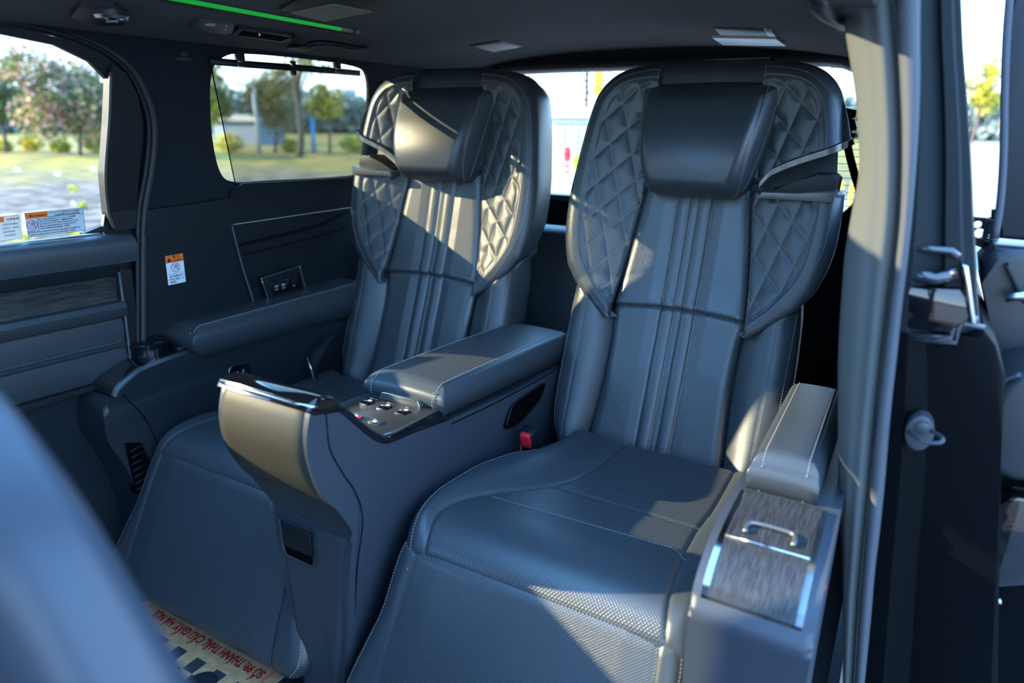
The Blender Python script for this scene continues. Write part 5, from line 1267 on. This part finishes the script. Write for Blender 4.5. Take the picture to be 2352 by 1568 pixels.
def bush(u, v, wpx, hpx, label, mats, seed, group=None):
    b = gp(u, v); d = np.linalg.norm(b[:2]-CAM[:2]); w, h = wpx*d/F, hpx*d/F
    root = thing('bush', tuple(map(float, b)), label, 'bush', group)
    crown('foliage', [(b[0]+w*.25*k, b[1], b[2]+h*.45, max(w*.3, h*.5)) for k in (-1, 0, 1)], 500, .05*d/20, mats, root, seed, .4)
    for k in range(3): tube('stem', [b, b+[.1*w*(k-1), 0, h*.4]], .02, M['bark'], root, n=5)
for k, (u, v, w, h, l_) in enumerate(((75, 347, 50, 30, 'yellow bush between the two left trees'), (140, 350, 45, 26, 'yellow bush under the blossoming tree'), (222, 350, 35, 40, 'yellow shrub beside the far window\'s right edge'), (10, 349, 30, 25, 'yellow bush at the left photo edge'), (528, 352, 50, 46, 'yellow shrub crossing the sunshade edge'), (670, 350, 40, 32, 'yellow bush left of the tall trunk'), (815, 352, 60, 42, 'olive bush at the sunshade\'s right side'))):
    bush(u, v, w, h, l_, [Ye, Ol], 40+k)
# far foliage belt and haze-blue towers
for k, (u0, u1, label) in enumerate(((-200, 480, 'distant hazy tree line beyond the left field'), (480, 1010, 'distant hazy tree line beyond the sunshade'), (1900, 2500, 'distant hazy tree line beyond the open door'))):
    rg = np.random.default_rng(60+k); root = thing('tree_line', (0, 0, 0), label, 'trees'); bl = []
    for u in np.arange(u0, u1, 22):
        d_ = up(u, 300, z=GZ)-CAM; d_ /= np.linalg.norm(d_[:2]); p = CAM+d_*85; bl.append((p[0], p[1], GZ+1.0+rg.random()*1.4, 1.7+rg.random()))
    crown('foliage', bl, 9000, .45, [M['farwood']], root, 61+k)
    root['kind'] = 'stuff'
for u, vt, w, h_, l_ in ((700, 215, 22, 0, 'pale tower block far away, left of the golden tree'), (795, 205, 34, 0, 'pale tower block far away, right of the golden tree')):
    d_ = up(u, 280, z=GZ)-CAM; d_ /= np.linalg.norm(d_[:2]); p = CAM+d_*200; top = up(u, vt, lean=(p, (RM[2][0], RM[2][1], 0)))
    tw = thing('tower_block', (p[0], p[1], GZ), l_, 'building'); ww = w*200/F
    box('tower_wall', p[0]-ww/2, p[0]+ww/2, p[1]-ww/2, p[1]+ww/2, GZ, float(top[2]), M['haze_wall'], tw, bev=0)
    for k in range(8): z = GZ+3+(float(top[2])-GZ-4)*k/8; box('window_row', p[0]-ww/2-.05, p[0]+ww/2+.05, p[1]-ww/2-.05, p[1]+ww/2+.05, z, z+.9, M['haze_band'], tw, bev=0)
def post(u, v0, v1, r, matl, label, nm, cat, cap=False, dist=None):
    b = gp(u, v0); t = up(u, v1, lean=(b, (RM[2][0], RM[2][1], 0))); root = thing(nm, tuple(map(float, b)), label, cat)
    tube('pole', [b, np.array([b[0], b[1], float(t[2])])], r, matl, root, n=8, upv=(0, 1, 0))
    if cap: tube('lamp_arm', smooth_poly([np.array([b[0], b[1], float(t[2])-.1]), np.array([b[0], b[1], float(t[2])+.3]), np.array([b[0]-1.0, b[1]-.4, float(t[2])+.45])], 4), r*.7, matl, root, n=6, upv=(0, 1, 0)); 
    else: lathe('pole_cap', [(0, .05), (r*1.3, .03), (r*1.3, -.03), (0, -.03)], (b[0], b[1], float(t[2])), matl, root, n=10)
    return root
post(597, 352, 215, .09, M['pole'], 'grey lamp post seen through the sunshade', 'lamp_post', 'lamp post', cap=True)
post(722, 352, 268, .09, M['blue_pole'], 'blue post in the grass behind the sunshade', 'blue_post', 'post')
# low shed behind the left trees in the quarter window
p = gp(575, 330); sh = thing('shed', tuple(p), 'low blue-grey shed far behind the sunshade', 'building')
box('shed_wall', p[0]-2.2, p[0]+2.2, p[1]-1, p[1]+1, GZ, GZ+1.4, M['blue_wall'], sh, bev=0); prism('shed_roof', [(p[0]-2.6, GZ+1.4), (p[0]+2.6, GZ+1.4), (p[0]+2.3, GZ+1.8), (p[0]-2.3, GZ+1.8)], 'y', p[1]-1.3, p[1]+1.3, M['pole'], sh, bev=0)
# white scraps of litter on the gravel
for k, (u, v) in enumerate(((133, 402), (40, 392), (215, 390), (60, 505), (170, 470), (20, 545))):
    q = gp(u, v); d = np.linalg.norm(q-CAM); s = .0055*d
    o = mesh('litter_scrap', [q+[s, 0, .01], q+[0, s*.6, .02], q+[-s*.8, 0, .06], q+[0, -s*.6, .015], q+[.1*s, .1*s, s*.5]], [(0, 1, 4), (1, 2, 4), (2, 3, 4), (3, 0, 4), (3, 2, 1, 0)], M['white_wall'], None, smooth=False)
    tag(o, ('largest white litter scrap, in the grass edge below the blossoming tree', 'white litter scrap at the left, level with the grass edge', 'white litter scrap beside the far window\'s rear edge', 'white litter scrap just above the cream window label', 'white litter scrap above the grey warning label', 'white litter scrap below the cream window label')[k], 'litter', 'litter on the gravel')
# little yellow plants at the car's side
for k, (u, v, s) in enumerate(((170, 440, .10), (190, 478, .08), (100, 540, .16), (25, 552, .14), (175, 545, .12), (60, 560, .12))):
    q = gp(u, v); root = thing('weed', tuple(q), ('yellow weed standing alone highest on the gravel', 'second yellow weed on the gravel, just above the grey label', 'bushy weed below the middle of the grey label', 'weed below the cream label', 'weed below the right end of the grey label', 'weed in the gap under the two window labels')[k], 'plant', 'weeds on the gravel')
    crown('foliage', [(q[0], q[1], q[2]+s*.7, s)], 60, .035, [Ye, Lf], root, 80+k, .3); tube('stem', [q, q+[0, 0, s*.8]], .006, M['bark'], root, n=5)
# ---- behind the rear glass: white guard booth, bare tree, bollards
b0 = gp(1258, 452); D = np.linalg.norm(b0-CAM)
YB = 7.6
def bp(u, v): return up(u, v, y=YB)
bt = thing('guard_booth', tuple(map(float, (bp(1290, 400)[0], YB, GZ))), 'white guard booth with windows behind the rear glass', 'booth')
x0, x1 = float(bp(1256, 300)[0]), float(bp(1420, 300)[0]); zt = float(bp(1290, 272)[2])
box('booth_wall', x0, x1, YB, YB+2.0, GZ, zt, M['white_wall'], bt, bev=.02)
box('booth_roof', x0-.12, x1+.12, YB-.15, YB+2.15, zt, zt+.12, M['white_wall'], bt, bev=.02)
for ua, ub, va, vb in ((1288, 1312, 284, 395), (1318, 1345, 284, 395), (1350, 1400, 284, 395)):
    xa, xb = float(bp(ua, va)[0]), float(bp(ub, va)[0]); w_ = box('window_frame', xa, xb, YB-.03, YB, float(bp(ua, vb)[2]), float(bp(ua, va)[2]), M['white_wall'], bt, bev=.01)
    box('window_pane', xa+.04, xb-.04, YB-.035, YB-.028, float(bp(ua, vb)[2])+.05, float(bp(ua, va)[2])-.05, M['glass_dark'], w_, bev=0)
for u, v, mt, l_, nm in ((1303, 368, M['red'], 'small red marker on a thin stake before the booth', 'marker_stake'), (1322, 385, M['yellow'], 'small yellow marker on a thin stake before the booth', 'marker_stake')):
    p = up(u, v, y=YB-.35); o = lathe(nm, [(0, GZ-float(p[2])), (.012, GZ-float(p[2])), (.012, 0), (.045, .01), (.04, .12), (.01, .15), (0, .15)], (p[0], p[1], p[2]), mt, None, n=12); tag(o, l_, nm.replace('_', ' '))
bb = up(1342, 300, y=13.0); br = thing('bare_tree', (float(bb[0]), 13.0, GZ), 'thin bare tree above the booth behind the rear glass', 'tree')
tz = float(up(1342, 150, y=13.0)[2]); tube('trunk', [(bb[0], 13, GZ), (bb[0]+.03, 13, tz*.5), (bb[0], 13, tz+.4)], .05, M['bark'], br, n=6, upv=(0, 1, 0))
for k, (a, h, l) in enumerate(((-1, .55, .5), (1, .62, .45), (-1, .75, .35), (1, .8, .5), (-1, .88, .3))):
    z = GZ+(tz-GZ)*h; tube('branch', [(bb[0], 13, z), (bb[0]+a*l*.5, 13, z+.12), (bb[0]+a*l, 13.1, z+.45)], .02, M['bark'], br, n=5, upv=(0, 1, 0))
q = up(1376, 185, y=14.0); yb = thing('yellow_banner', tuple(map(float, q)), 'yellow banner above the nearest seat\'s left shoulder', 'banner')
box('banner', float(q[0])-.11, float(q[0])+.11, 13.98, 14.0, float(q[2])-.3, float(q[2])+.3, M['yellow'], yb, bev=0); tube('pole', [(q[0]+.12, 14, GZ), (q[0]+.12, 14, q[2]+.5)], .03, M['pole'], yb, n=6, upv=(0, 1, 0))
for k, (u, v) in enumerate(((1938, 395), (1960, 420), (1930, 430), (1250, 425))):
    p = up(u, v, y=9.0); o = lathe('bollard', [(0, .95), (.022, .94), (.025, .9), (.025, 0), (.05, 0), (0, 0)][::-1], (float(p[0]), 9.0, GZ), M['yellow'], None, n=12); tag(o, ('yellow bollard right of the near seat\'s belt slot, the upper one', 'yellow bollard nearest the hanging belt', 'yellow bollard right behind the near seat\'s belt tray', 'yellow bollard at the left end of the rear glass')[k], 'bollard', 'yellow bollards behind the rear glass')
# tree beyond the open door
tree(2228, 330, 120, 85, 'yellow-green tree just right of the door jamb', [Ye, Lf], seed=31, n=2200, frac=.4, crown_from=.35)
